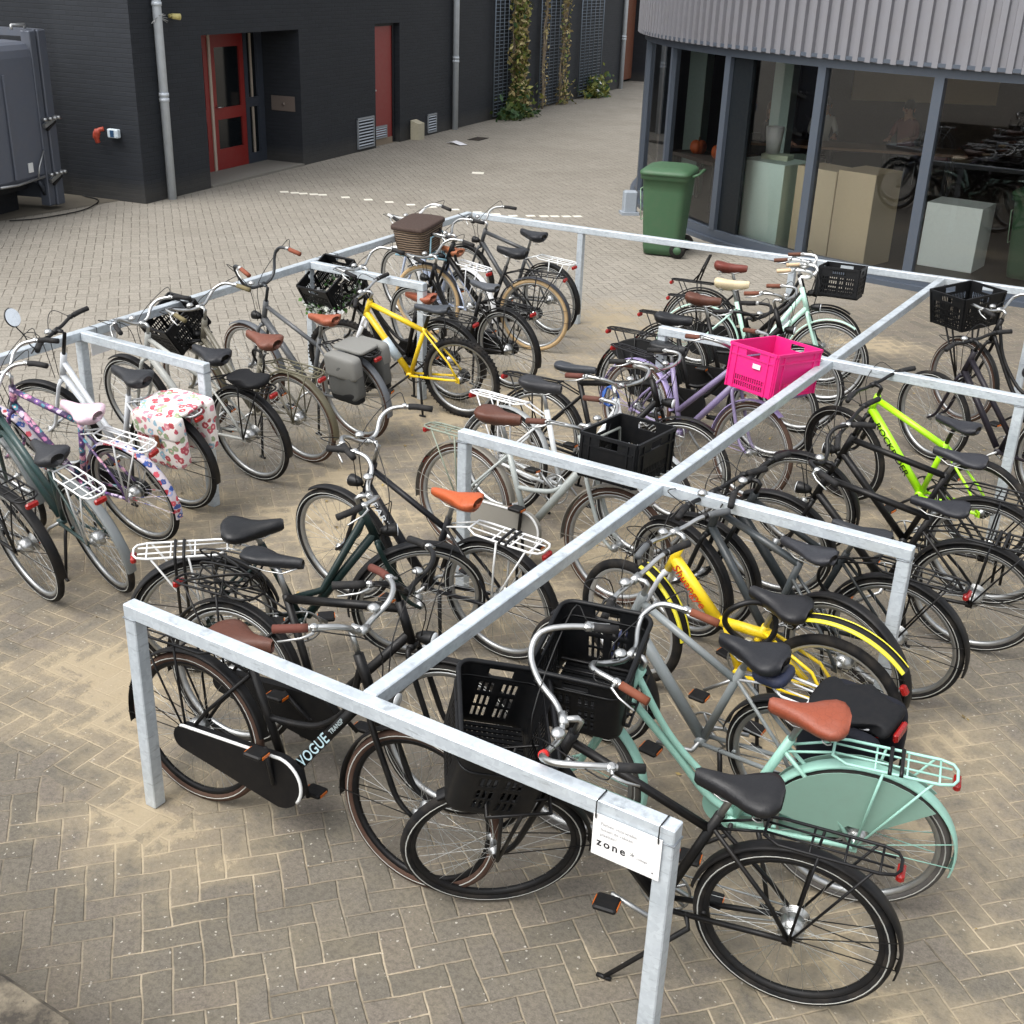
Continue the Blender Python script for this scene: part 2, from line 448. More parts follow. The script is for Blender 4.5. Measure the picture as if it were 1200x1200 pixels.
        if straps:
            b = MB()
            for dx in (-.02, .02):
                b.tube([(-.09 + dx, -.07, rz - .33), (-.09 + dx, -.073, rz), (-.09 + dx, -.06, rz + .012), (-.09 + dx, .06, rz + .012), (-.09 + dx, .073, rz)], .008, 6)
            b.build('luggage_strap', BLK, ro)
        if rear:
            b = MB(); b.box((x0 - .002, 0, rz - .032), (.026, .07, .034), ch=.008)
            b.build('rear_light', RED, root)
            MB().box((-.245 * 1.25, 0, rad + .175), (.006, .03, .04), M.Rotation(R(28), 3, 'Y')).build('reflector', WHT if not case else RED, root)
    elif rear and GM:
        b = MB(); b.box((-(rad + .03) * cos(R(30)), 0, rad + (rad + .03) * sin(R(30))), (.03, .035, .05), M.Rotation(R(30), 3, 'Y'), ch=.008); b.build('rear_light', RED, root)
    # skirt guard
    if skirt:
        b = MB(); r1 = rad + .012
        for s in (-1, 1):
            pl = [(cos(R(t)) * r1, sin(R(t)) * r1) for t in range(15, 136, 10)] + [(cos(R(t)) * .10, sin(R(t)) * .10) for t in (120, 70, 20)]
            b.prism(pl, s * .052 - .0015, s * .052 + .0015)
        b.build('skirt_guard', mat(skirt, .5, dirt=.15), root, T(0, 0, rad))
    # stem + handlebar
    b = MB(); h1 = hp(hz1 + sth); cl = h1 + V((.06, 0, .012))
    b.tube([hp(hz1), h1, h1 + V((.012, 0, .012)), cl], .0125, 8)
    b.tube([cl - V((0, .025, 0)), cl + V((0, .025, 0))], .018, 8)
    pts = BARS[bar]; half = spline([V((p[0], p[1] * bars, p[2])) for p in pts], 4)
    full = [cl + V((p.x, -p.y, p.z)) for p in half[::-1]] + [cl + p for p in half[1:]]
    b.tube(full, .0115, 8)
    hbo = b.build('handlebar', BM, root, FS)
    GR = mat(grip, .7, dirt=.2, spec=.3)
    for s in (-1, 1):
        e = [cl + V((p.x, s * p.y, p.z)) for p in half]
        L = 0; i = len(e) - 1
        while L < .125 and i > 0: L += (e[i] - e[i - 1]).length; i -= 1
        gp = e[i + 1:]; dn = (gp[-1] - gp[0]).normalized()
        MB().tube([gp[0]] + gp[1:-1] + [gp[-1] + dn * .004], .0165, 9).build('grip', GR, hbo)
        b = MB(); g0 = gp[0] - dn * .02
        side = V((0, 0, 1)).cross(dn).normalized() * (-s)
        b.tube([g0, g0 + side * .03 + V((0, 0, -.008)), g0 + side * .04 + dn * .04 + V((0, 0, -.02)), gp[-1] + side * .05 + V((0, 0, -.025)) - dn * .02], [.008, .007, .005, .004], 6)
        b.box(g0, (.03, .028, .028), ch=.006)
        b.build('brake_lever', CHR if not (kind == 'mtb' or bar == 'flat') else BLK, hbo)
        MB().tube(spline([g0 + side * .03, g0 + side * .09 + V((.05, -s * .03, .03)), V((cl.x + .10, s * .05, cl.z - .02)), hp(hz0 - .0) + V((.045, s * .02, 0))], 5), .0027, 5).build('brake_cable', BLK, hbo)
    if bell:
        p = cl + half[5]; b = MB(); b.ell(p + V((-.005, -.01, .03)), (.026, .026, .02), 12, 6, zmin=-.2); b.tube([p, p + V((-.005, -.01, .03))], .005, 5); b.build('bell', CHR, hbo)
    if mirror:
        g = full[-1]; b = MB()
        b.tube(spline([g, g + V((.02, .02, .05)), g + V((.03, .03, .12)), g + V((.05, .05, .19))], 4), .004, 5)
        cm = g + V((.05, .05, .25))
        q4 = T(*cm) @ M.Rotation(R(-90), 4, 'Z') @ M.Rotation(R(-20), 4, 'X')
        mo = b.build('mirror_arm', BLK, hbo)
        b = MB(); b.ring([(.001, .012), (.05, .010), (.06, 0), (.056, -.006), (.001, -.005)], 24, closedprof=False)
        mo = b.build('mirror', BLK, hbo, q4)
        MB().ring([(.001, -.0075), (.055, -.0075)], 24, closedprof=False).build('mirror_glass', mat('#d8dcde', .08, 1., 0.), mo)
    if light:
        p = hp(hz0 + .02) + V((.075, 0, .015)); b = MB()
        b.tube([p + V((-.05, 0, -.03)), p + V((-.02, 0, 0))], .006, 5)
        b.tube([p + V((-.045, 0, 0)), p + V((-.02, 0, 0)), p + V((.025, 0, 0)), p + V((.035, 0, 0))], [.012, .026, .034, .034], 14)
        lo = b.build('headlight', BLK, root, FS)
        MB().tube([p + V((.0345, 0, 0)), p + V((.039, 0, 0))], .030, 14).build('lens', mat('#e4e8ea', .1, dirt=0.), lo)
    if stand:
        b = MB(); lx = math.tan(R(lean))
        b.tube([(.36, .03, .30), (.34, .06, .26), (sx, .17, .17 * lx * 1.0 + .008)], [.011, .011, .009], 6)
        b.tube([(sx - .025, .172, .17 * lx + .006), (sx + .03, .168, .17 * lx + .006)], .009, 6)
        b.build('kickstand', BLKM, root)
    FC = FS if fcar == 'fork' else M.Identity(4)
    if fcar:
        b = MB(); z = fcz; xa, xb = (wb - .14, wb + .24) if fcar == 'frame' else (wb + fcx - .06, wb + fcx + .16); xa, xb = (xa + fcx, xb + fcx) if fcar == 'frame' else (xa, xb); w = .15
        b.tube([(xa, -w, z), (xb, -w, z), (xb, w, z), (xa, w, z)], .008, 6, closed=True)
        for i in range(1, 5): yy3 = -w + 2 * w * i / 5; b.tube([(xa, yy3, z), (xb, yy3, z)], .006, 5)
        if fcar == 'frame': b.tube([(xa + .02, -w, z), (xa + .02, -w, z + .02), (xa + .02, -w * .8, z + .19), (xa + .02, w * .8, z + .19), (xa + .02, w, z + .02), (xa + .02, w, z)], .008, 6)
        for s in (-1, 1):
            if fcar == 'fork': b.tube([(xa + .1, s * w, z), (wb - .01, s * .075, rad)], .008, 6); b.tube([(xb - .05, s * w, z), (wb - .01, s * .075, rad)], .008, 6)
            else: b.tube([(xa + .02, s * .1, z), hp(hz0 + .01) + V((0, s * .02, 0))], .01, 6); b.tube([(xa + .15, s * .1, z), hp(hz0 + .01) + V((0, s * .02, 0))], .01, 6)
        b.build('front_carrier', mat(panel, .35) if panel else PM, root, FC)
    WB[key] = (root.matrix_basis.copy(), FC, wb, rz, root, fcz, fcx)
    HB[key] = (hbo, full)
    return root

def on_front(key, dx=0., dz=0., dy=0., yaw=0.):
    rm, FC, wb, rz, root, fz, fx = WB[key]
    return rm @ FC @ T(wb + .05 + dx + fx, dy, fz + .01 + dz) @ RZ(R(yaw))
def on_rack(key, dx=0., dz=0.):
    rm, FC, wb, rz, root, fz, fx = WB[key]
    return rm @ T(-.09 + dx, 0, rz + .008 + dz)

# ------------------------------------------------------------------ crates, bags
def crate(label, mx, m, L=.40, W=.31, H=.26, solid=False, inner=None, taper=.0, holes=True, name='crate', pitch=.018):
    b = MB(); th = .006
    def wall(o, u, n, ln):
        o, u, n = V(o), V(u), V(n)
        rot = axes((0, 0, 0), u, V((0, 0, 1))).to_3x3()
        def slab(a, c, z0, z1, t=th, off=0.):
            b.box(o + u * ((a + c) / 2) + V((0, 0, (z0 + z1) / 2)) + n * off, (c - a, z1 - z0, t), rot)
        hl = .055
        slab(0, ln, H - .018, H, th * 2.4, th * .6)                          # rim
        slab(0, ln, 0, .022)
        if solid:
            slab(0, ln, .095, H - .062)
            if holes or ln < .42: slab(0, ln / 2 - hl, H - .062, H - .018); slab(ln / 2 + hl, ln, H - .062, H - .018)
            else: slab(0, ln, H - .062, H - .018)
            slab(0, ln * .16, .022, .095); slab(ln * .84, ln, .022, .095)
            slab(ln * .16, ln * .84, .054, .062)
            x = ln * .16 + pitch / 2
            while x < ln * .84: slab(x - .003, x + .003, .022, .095); x += pitch
            for q in (.03, .16, .84, .97): slab(ln * q - .005, ln * q + .005, 0, H - .018, th * 2, th * .7)
            slab(.02, ln - .02, H - .072, H - .062, th * 2, th * .6)
        else:
            slab(0, ln / 2 - hl, H - .062, H - .018); slab(ln / 2 + hl, ln, H - .062, H - .018)
            slab(0, ln, H - .08, H - .062); slab(0, ln, .085, .10)
            slab(0, ln * .1, .022, H - .08); slab(ln * .9, ln, .022, H - .08); slab(ln * .47, ln * .53, .022, H - .08)
            x = ln * .1 + pitch
            while x < ln * .9:
                slab(x - pitch * .22, x + pitch * .22, .022, H - .08); x += pitch
            slab(0, ln, .13, .139); slab(0, ln, .05, .057)
            for q in (.02, .98): slab(ln * q - .008, ln * q + .008, 0, H, th * 2.2, th * .6)
    wall((-L / 2, -W / 2, 0), (1, 0, 0), (0, -1, 0), L); wall((L / 2, W / 2, 0), (-1, 0, 0), (0, 1, 0), L)
    wall((L / 2, -W / 2, 0), (0, 1, 0), (1, 0, 0), W); wall((-L / 2, W / 2, 0), (0, -1, 0), (-1, 0, 0), W)
    k = 9
    for i in range(k + 1): xx = -L / 2 + L * i / k; b.box((xx, 0, .004), (.012, W - .004, .006))
    for i in range(7): yy = -W / 2 + W * i / 6; b.box((0, yy, .0095), (L - .004, .012, .004))
    if taper:
        b.v = [(x * (1 - taper * (1 - z / H)), y * (1 - taper * (1 - z / H)), z) for x, y, z in b.v]
    return b.build(name, m, None, mx, label=label, cat='crate', group='crates on the bicycles')

def tub(label, mx, m, L=.42, W=.28, H=.30, taper=.16, name='crate'):
    """rounded tapered plastic crate: slotted sides, plain corners, rolled rim, hand holes (L runs across the bicycle)"""
    nu, nv = 120, 26; rc = .055; vs = []
    hx, hy = W / 2, L / 2; per = []
    segs = [((hx, -hy + rc), (hx, hy - rc)), ((hx - rc, hy), (-hx + rc, hy)), ((-hx, hy - rc), (-hx, -hy + rc)), ((-hx + rc, -hy), (hx - rc, -hy))]
    cen = [(hx - rc, hy - rc), (-hx + rc, hy - rc), (-hx + rc, -hy + rc), (hx - rc, -hy + rc)]
    for k, (p, q) in enumerate(segs):
        n = 36 if k % 2 == 0 else 20
        for i in range(n + 1): per.append((p[0] + (q[0] - p[0]) * i / n, p[1] + (q[1] - p[1]) * i / n, k, i / n))
        for i in range(1, 5): a = pi / 2 * (k + i / 5); per.append((cen[k][0] + cos(a) * rc, cen[k][1] + sin(a) * rc, -1, 0))
    n = len(per)
    for j in range(nv + 1):
        z = H * j / nv; s = 1 - taper * (1 - j / nv)
        vs += [(x * s, y * s, z) for x, y, _, _ in per]
    fs = []
    for j in range(nv):
        zz = (j + .5) / nv
        for i in range(n):
            k, t = per[i][2], per[i][3]; k2, t2 = per[(i + 1) % n][2], per[(i + 1) % n][3]
            hole = False
            if k >= 0 and k == k2:
                c = (t + t2) / 2
                if .16 < c < .84 and i % 2 == 0 and not .46 < c < .54 and (.10 < zz < .27 or .32 < zz < .48 or .53 < zz < .68): hole = True
                if .28 < c < .72 and .80 < zz < .91: hole = True
            if not hole: fs.append((j * n + i, j * n + (i + 1) % n, (j + 1) * n + (i + 1) % n, (j + 1) * n + i))
    b = MB(); b.add(vs, fs)
    s = 1 - taper
    for i in range(-7, 8): b.box((W * s * .5 * i / 8, 0, .004), (.011, L * s - .03, .005))
    for i in range(-8, 9): b.box((0, L * s * .5 * i / 9, .0095), (W * s - .03, .013, .0045))
    b.tube([(x * 1.01, y * 1.01, H) for x, y, _, _ in per], .008, 6, closed=True)
    b.tube([(x * (1 - taper * .22) * 1.006, y * (1 - taper * .22) * 1.006, H * .77) for x, y, _, _ in per], .004, 4, closed=True)
    o = b.build(name, m, None, mx, label=label, cat='crate', group='crates on the bicycles')
    sd = o.modifiers.new('thickness', 'SOLIDIFY'); sd.thickness = .004; sd.offset = 0
    return o

def soft_box(b, c, d, ch, mi=0, lump=.006, seg=5, e=.32):
    """rounded bag body: subdivided superellipsoid with lumps"""
    nu, nv = 24, 12; vs = []; c = V(c); rnd = random.Random(int(c.x * 1000) + int(d[2] * 999))
    ph = [rnd.uniform(0, 6) for _ in range(6)]
    for i in range(nv + 1):
        t = -pi / 2 + pi * i / nv
        for j in range(nu):
            a = 2 * pi * j / nu
            sg = lambda q: math.copysign(abs(q) ** e, q)
            p = V((sg(cos(t)) * sg(cos(a)) * d[0] / 2, sg(cos(t)) * sg(sin(a)) * d[1] / 2, sg(sin(t)) * d[2] / 2))
            k = 1 + lump / max(min(d), .02) * (sin(p.x * 40 + ph[0]) * sin(p.z * 33 + ph[1]) + .6 * sin(p.z * 70 + p.x * 25 + ph[2]))
            vs.append(c + V((p.x, p.y * k, p.z)))
    fs = [(i * nu + j, i * nu + (j + 1) % nu, (i + 1) * nu + (j + 1) % nu, (i + 1) * nu + j) for i in range(nv) for j in range(nu)]
    b.add(vs, fs, mi)
# ------------------------------------------------------------------ camera, light, world
cd = bpy.data.cameras.new('camera'); cam = bpy.data.objects.new('camera', cd); COL.objects.link(cam)
cr, cu, cf = V((0.84522559, 0.53332964, 0.03395887)), V((-0.2486256, 0.33618411, 0.90838624)), V((-0.47305287, 0.77623433, -0.41675081))
m = M.Identity(4)
for i in range(3): m[i][0], m[i][1], m[i][2] = cr[i], cu[i], -cf[i]
m.translation = V((3.4121542, -2.69938372, 3.3)); cam.matrix_world = m
cd.sensor_width = 36; cd.lens = 42.1; cd.clip_end = 600; cd.clip_start = .05
SC.camera = cam
w = bpy.data.worlds.new('World'); SC.world = w; w.use_nodes = True
nt = w.node_tree; bg = nt.nodes['Background']
sky = nt.nodes.new('ShaderNodeTexSky'); sky.sky_type = 'NISHITA'; sky.sun_disc = False
SUN_EL, SUN_AZ = 58, 200
sky.sun_elevation = R(SUN_EL); sky.sun_rotation = R(SUN_AZ); sky.air_density = 1.0; sky.dust_density = 4.0
hs = nt.nodes.new('ShaderNodeHueSaturation'); hs.inputs['Saturation'].default_value = .22
nt.links.new(sky.outputs[0], hs.inputs['Color']); nt.links.new(hs.outputs[0], bg.inputs[0]); bg.inputs[1].default_value = .15
sl = bpy.data.lights.new('sun', 'SUN'); sl.energy = .6; sl.angle = R(40); sl.color = (1, .97, .92)
so = bpy.data.objects.new('sun', sl); COL.objects.link(so)
sdir = V((sin(R(SUN_AZ)) * cos(R(SUN_EL)), cos(R(SUN_AZ)) * cos(R(SUN_EL)), sin(R(SUN_EL))))
so.rotation_euler = sdir.to_track_quat('Z', 'Y').to_euler()
SC.view_settings.view_transform = 'Standard'; SC.view_settings.look = 'None'; SC.view_settings.exposure = 1.18
SC.cycles.max_bounces = 5; SC.cycles.diffuse_bounces = 2; SC.cycles.glossy_bounces = 3; SC.cycles.transparent_max_bounces = 12
SC.cycles.use_denoising = True

# ------------------------------------------------------------------ paving
def paving():
    t = NT('brick_paving'); b = t.b
    geo = t.n('ShaderNodeNewGeometry').outputs['Position']
    mp = t.n('ShaderNodeMapping'); mp.inputs['Rotation'].default_value = (0, 0, R(-48)); mp.inputs['Scale'].default_value = (1 / .105,) * 3
    t.l(geo, mp.inputs[0])
    # a relaid patch left of the front post runs square to the racks
    mp2 = t.n('ShaderNodeMapping'); mp2.inputs['Rotation'].default_value = (0, 0, R(-3)); mp2.inputs['Scale'].default_value = (1 / .105,) * 3; t.l(geo, mp2.inputs[0])
    pz = t.n('ShaderNodeSeparateXYZ'); t.l(geo, pz.inputs[0])
    patch = t.math('MULTIPLY', t.math('MULTIPLY', t.math('GREATER_THAN', t.math('ADD', pz.outputs[1], t.math('MULTIPLY', pz.outputs[0], .12)), -.16), t.math('LESS_THAN', pz.outputs[1], 1.25)), t.math('LESS_THAN', t.math('ADD', pz.outputs[0], t.math('MULTIPLY', pz.outputs[1], .3)), .22))
    mxv = t.n('ShaderNodeMix', data_type='VECTOR'); t.l(patch, mxv.inputs[0]); t.l(mp.outputs[0], mxv.inputs[4]); t.l(mp2.outputs[0], mxv.inputs[5]); MPO = mxv.outputs[1]
    # slight wobble so that courses are not ruler straight
    nz = t.n('ShaderNodeTexNoise'); nz.inputs['Scale'].default_value = .35; nz.inputs['Detail'].default_value = 2; t.l(MPO, nz.inputs['Vector'])
    wv = t.n('ShaderNodeVectorMath', operation='MULTIPLY_ADD'); t.l(nz.outputs['Color'], wv.inputs[0]); wv.inputs[1].default_value = (.3, .3, 0); t.l(MPO, wv.inputs[2])
    sx = t.n('ShaderNodeSeparateXYZ'); t.l(wv.outputs[0], sx.inputs[0]); X, Y = sx.outputs[0], sx.outputs[1]
    i, j = t.math('FLOOR', X), t.math('FLOOR', Y); fx, fy = t.math('SUBTRACT', X, i), t.math('SUBTRACT', Y, j)
    k = t.math('FLOORED_MODULO', t.math('SUBTRACT', i, j), 4.)
    k1 = t.math('COMPARE', k, 1., .1); k2 = t.math('COMPARE', k, 2., .1); k3 = t.math('COMPARE', k, 3., .1)
    vert = t.math('ADD', k2, k3)
    mixf = lambda f, a, c: t.math('ADD', t.math('MULTIPLY', a, t.math('SUBTRACT', 1., f)), t.math('MULTIPLY', c, f))
    u = t.math('ADD', mixf(vert, fx, fy), t.math('ADD', k1, k2)); v = mixf(vert, fy, fx)
    d = t.math('MINIMUM', t.math('MINIMUM', u, t.math('SUBTRACT', 2., u)), t.math('MINIMUM', v, t.math('SUBTRACT', 1., v)))
    cv = t.n('ShaderNodeCombineXYZ'); t.l(t.math('SUBTRACT', i, k1), cv.inputs[0]); t.l(t.math('SUBTRACT', j, k2), cv.inputs[1]); t.l(vert, cv.inputs[2])
    wn = t.n('ShaderNodeTexWhiteNoise'); t.l(cv.outputs[0], wn.inputs[0]); rnd = wn.outputs[0]
    fine = t.noise(75., 4, geo); mid = t.noise(9., 4, geo); big = t.noise(.8, 4, geo, .6); big2 = t.noise(2.6, 5, geo, .65)
    base = t.ramp(rnd, [(0., lin('#65615a')), (.3, lin('#706b63')), (.6, lin('#787068')), (.82, lin('#726d65')), (1., lin('#7e766c'))])
    base = t.mix(t.math('MULTIPLY', t.ramp(t.noise(140., 5, geo, .7), [(.35, (0, 0, 0, 1)), (.65, (1, 1, 1, 1))]), .5), base, lin('#45413a'))
    base = t.mix(t.math('MULTIPLY', t.ramp(big2, [(.45, (0, 0, 0, 1)), (.7, (1, 1, 1, 1))]), .45), base, lin('#7c735f'))
    base = t.mix(t.math('MULTIPLY', mid, .35), base, lin('#847b69'))
    # pale stone chips and droppings in the wearing layer
    vo = t.n('ShaderNodeTexVoronoi'); vo.inputs['Scale'].default_value = 34.; t.l(geo, vo.inputs['Vector'])
    chip = t.math('MULTIPLY', t.math('LESS_THAN', vo.outputs['Distance'], t.math('MULTIPLY', t.math('POWER', fine, 3.), .9)), t.math('GREATER_THAN', t.noise(16., 2, geo), .52))
    base = t.mix(t.math('MULTIPLY', chip, .55), base, lin('#d6d1c4'))
    # open yard beyond the racks: paler, cleaner
    px = t.n('ShaderNodeSeparateXYZ'); t.l(geo, px.inputs[0])
    far = t.n('ShaderNodeMapRange', interpolation_type='SMOOTHSTEP'); far.inputs[1].default_value = 2.2; far.inputs[2].default_value = 4.6
    t.l(t.math('SUBTRACT', t.math('MULTIPLY', px.outputs[1], .28), t.math('MULTIPLY', px.outputs[0], .95)), far.inputs[0])
    yard = t.mix(t.math('MULTIPLY', rnd, .8), lin('#928d83'), lin('#a09a8f')); yard = t.mix(t.math('MULTIPLY', big2, .55), yard, lin('#847e73')); yard = t.mix(t.math('MULTIPLY', t.ramp(big, [(.45, (0, 0, 0, 1)), (.65, (1, 1, 1, 1))]), .35), yard, lin('#7f796f'))
    base = t.mix(far.outputs[0], base, yard)
    # joints
    jm = t.n('ShaderNodeMapRange', interpolation_type='SMOOTHSTEP'); jm.inputs[1].default_value = .015; jm.inputs[2].default_value = .06; jm.inputs[3].default_value = 1.; jm.inputs[4].default_value = 0.
    t.l(t.math('ADD', d, t.math('MULTIPLY', t.math('SUBTRACT', fine, .5), .05)), jm.inputs[0])
    jn = t.ramp(t.math('ADD', t.math('MULTIPLY', big2, .75), t.math('MULTIPLY', mid, .25)), [(.34, lin('#453f36')), (.45, lin('#877c69')), (.6, lin('#ada08a'))])
    jc = t.mix(far.outputs[0], jn, lin('#5b554b'))
    base = t.mix(t.math('MULTIPLY', t.ramp(t.noise(48., 5, geo, .75), [(.38, (1, 1, 1, 1)), (.56, (0, 0, 0, 1))]), .38), base, lin('#3b3831'))
    jvis = t.math('ADD', .35, t.math('MULTIPLY', t.ramp(t.noise(2.1, 4, geo, .6), [(.4, (0, 0, 0, 1)), (.58, (1, 1, 1, 1))]), .65))
    col = t.mix(t.math('MULTIPLY', jm.outputs[0], jvis), base, jc)
    # drifted sand between and under the racks
    def zone(cx, cy, rx, ry):
        a = t.math('DIVIDE', t.math('SUBTRACT', px.outputs[0], cx), rx); c = t.math('DIVIDE', t.math('SUBTRACT', px.outputs[1], cy), ry)
        return t.math('SUBTRACT', 1., t.math('SQRT', t.math('ADD', t.math('MULTIPLY', a, a), t.math('MULTIPLY', c, c))))
    zs = [zone(*z) for z in ((-.75, .55, 1.1, .75), (-1.1, 2.7, 1.3, 1.6), (-1.5, 5.3, 1.5, 2.1), (-2.0, 8.0, .8, 1.3), (2.2, 2.0, 1.3, 1.4), (2.3, 4.9, 1.2, 1.1), (.6, 3.4, 1.0, 2.2), (.4, 8.9, .8, .5), (.1, .05, .7, .5), (2.8, .7, .8, .4), (-2.2, 1.9, .9, 1.2))]
    zz = zs[0]
    for q in zs[1:]: zz = t.math('MAXIMUM', zz, q)
    sm = t.math('ADD', t.math('MULTIPLY', zz, .46), t.math('ADD', t.math('MULTIPLY', big2, 1.0), t.math('MULTIPLY', big, .5)))
    sm = t.math('ADD', sm, t.math('MULTIPLY', t.math('SUBTRACT', .2, d), .3))
    sm = t.math('ADD', sm, t.math('MULTIPLY', t.math('SUBTRACT', t.noise(38., 4, geo, .7), .5), .34))
    sr = t.n('ShaderNodeMapRange', interpolation_type='SMOOTHSTEP'); sr.inputs[1].default_value = .93; sr.inputs[2].default_value = 1.16; t.l(sm, sr.inputs[0])
    dr = t.n('ShaderNodeMapRange', interpolation_type='SMOOTHSTEP'); dr.inputs[1].default_value = .70; dr.inputs[2].default_value = 1.06; t.l(sm, dr.inputs[0])
    sand = t.mix(fine, lin('#a09278'), lin('#b8aa8f')); sand = t.mix(t.math('MULTIPLY', mid, .6), sand, lin('#86775e'))
    sf = t.math('MAXIMUM', t.math('MULTIPLY', sr.outputs[0], t.math('ADD', .6, t.math('MULTIPLY', mid, .35))), t.math('MULTIPLY', dr.outputs[0], .36))
    col = t.mix(sf, col, sand)
    t.l(col, b.inputs['Base Color']); b.inputs['Roughness'].default_value = .85; b.inputs['Specular IOR Level'].default_value = .25
    hgt = t.math('ADD', t.math('MULTIPLY', t.math('SUBTRACT', 1., jm.outputs[0]), t.math('SUBTRACT', 1., sf)), t.math('ADD', t.math('MULTIPLY', fine, .35), t.math('MULTIPLY', rnd, .25)))
    t.bump(hgt, .006, .8)
    return t.m
b = MB(); b.add([(-150, -60, 0), (150, -60, 0), (150, 220, 0), (-150, 220, 0)], [(0, 1, 2, 3)], smooth=False)
b.build('ground', paving(), kind='structure')

# white marker bricks set in the yard
b = MB()
mk = [(-9.39, 11.28), (-9.22, 11.33), (-9.09, 11.37), (-8.93, 11.43), (-8.8, 11.48)] + [(-8.42, 11.56), (-8.05, 11.64), (-7.7, 11.7), (-7.34, 11.75), (-7.0, 11.82), (-6.64, 11.88), (-6.28, 11.94), (-6.0, 12.0), (-5.75, 12.06), (-5.56, 12.23), (-5.4, 12.34), (-5.28, 12.44), (-5.15, 12.55), (-5.03, 12.66)]
for x, y in mk: b.box((x, y, .003), (.125, .10, .006), M.Rotation(R(48), 3, 'Z'))
b.box((-8.24, 14.88, .003), (.2, .19, .006), M.Rotation(R(30), 3, 'Z'))
b.build('ground_marking', mat('#d9d5c8', .7, dirt=.3), kind='structure')
# gutter seam of straight courses in front of the round building
b = MB(); b.tube([(-5.3, 13.0, .002), (-4.2, 10.2, .002), (-3.4, 8.2, .002)], .02, 4, ry=.012)
# ------------------------------------------------------------------ dark brick building
P0, D2 = V((-10.2, 9.5, 0)), V((-.17105, .98526, 0)); N2 = V((D2.y, -D2.x, 0))
def wp(s, z=0., off=0.): return P0 + D2 * s + N2 * off + V((0, 0, z))
WMX = axes(wp(0), D2, (0, 0, 1))                      # local: x along the wall, y up, z = out of the wall (towards the yard)
if (WMX.to_3x3() @ V((0, 0, 1))).dot(N2) < 0: WMX = WMX
def darkbrick():
    t = NT('painted_brick'); o = t.obj()
    br = t.n('ShaderNodeTexBrick'); br.inputs['Scale'].default_value = 1.; br.inputs['Mortar Size'].default_value = .006; br.inputs['Mortar Smooth'].default_value = .4
    br.inputs['Brick Width'].default_value = .22; br.inputs['Row Height'].default_value = .0625
    br.inputs['Color1'].default_value = lin('#212429'); br.inputs['Color2'].default_value = lin('#26292f'); br.inputs['Mortar'].default_value = lin('#1f2125')
    sx = t.n('ShaderNodeSeparateXYZ'); t.l(o, sx.inputs[0])
    cb = t.n('ShaderNodeCombineXYZ'); t.l(t.math('ADD', sx.outputs[0], sx.outputs[2]), cb.inputs[0]); t.l(sx.outputs[1], cb.inputs[1]); t.l(cb.outputs[0], br.inputs['Vector'])
    splash = t.n('ShaderNodeMapRange'); splash.inputs[1].default_value = .22; splash.inputs[2].default_value = 0.; t.l(t.math('SUBTRACT', sx.outputs[1], t.math('MULTIPLY', t.noise(3., 4, o), .2)), splash.inputs[0])
    c = t.mix(t.math('MULTIPLY', t.noise(1.2, 5, o), .5), br.outputs['Color'], lin('#2e3236'))
    c = t.mix(t.math('MULTIPLY', splash.outputs[0], .3), c, lin('#5a564e'))
    t.l(c, t.b.inputs['Base Color']); t.b.inputs['Roughness'].default_value = .7; t.b.inputs['Specular IOR Level'].default_value = .3
    t.bump(t.math('ADD', t.math('SUBTRACT', 1., br.outputs['Fac']), t.math('MULTIPLY', t.noise(40., 3, o), .3)), .004, .7)
    return t.m
DB = darkbrick()
bld = thing('brick_building', 'long anthracite painted brick building with red doors along the far side of the yard', 'building', T(*wp(0)))
LX = bld.matrix_basis.inverted()
def onwall(name, mb, m, parent, label=None): return mb.build(name, m, parent, LX @ WMX if parent is bld else M.Identity(4), label=label)
b = MB(); HT = 6.5; TH = .75
def wslab(b, s0, s1, z0, z1, o0, o1, mi=0): b.box(((s0 + s1) / 2, (z0 + z1) / 2, (o0 + o1) / 2), (s1 - s0, z1 - z0, o1 - o0), mi=mi)
# z of WMX: D2 x up = ?
SG = 1 if (D2.cross(V((0, 0, 1)))).dot(N2) > 0 else -1
def ws(b, s0, s1, z0, z1, o0, o1, mi=0): wslab(b, s0, s1, z0, z1, min(o0 * SG, o1 * SG), max(o0 * SG, o1 * SG), mi)
ws(b, -.27, 1.30, 0, HT, -TH, 0); ws(b, 3.98, 6.61, 0, HT, -TH, 0); ws(b, 7.60, 22.1, 0, HT, -TH, 0); ws(b, 24.6, 34, 0, HT, -TH, 0)
ws(b, 1.30, 3.98, 2.18, HT, -TH, 0); ws(b, 6.61, 7.60, 2.19, HT, -TH, 0); ws(b, 22.1, 24.6, 3.4, HT, -TH, 0)
ws(b, -.27, 34, 0, HT, -8, -1.3)                        # mass behind
onwall('wall', b, DB, bld)
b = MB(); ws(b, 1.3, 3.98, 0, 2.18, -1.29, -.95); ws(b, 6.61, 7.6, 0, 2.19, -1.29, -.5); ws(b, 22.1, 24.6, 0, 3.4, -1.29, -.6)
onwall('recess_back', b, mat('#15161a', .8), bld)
# side wing wall, running away behind the container
wing = MB()
b = MB(); ws(b, -.27, -.02, 0, HT, -10, -.75)
onwall('side_wall', b, DB, bld)
b = MB(); ws(b, 1.31, 3.97, 0, .035, -.93, .03); onwall('doorstep', b, mat('#77746c', .85, dirt=.4), bld)
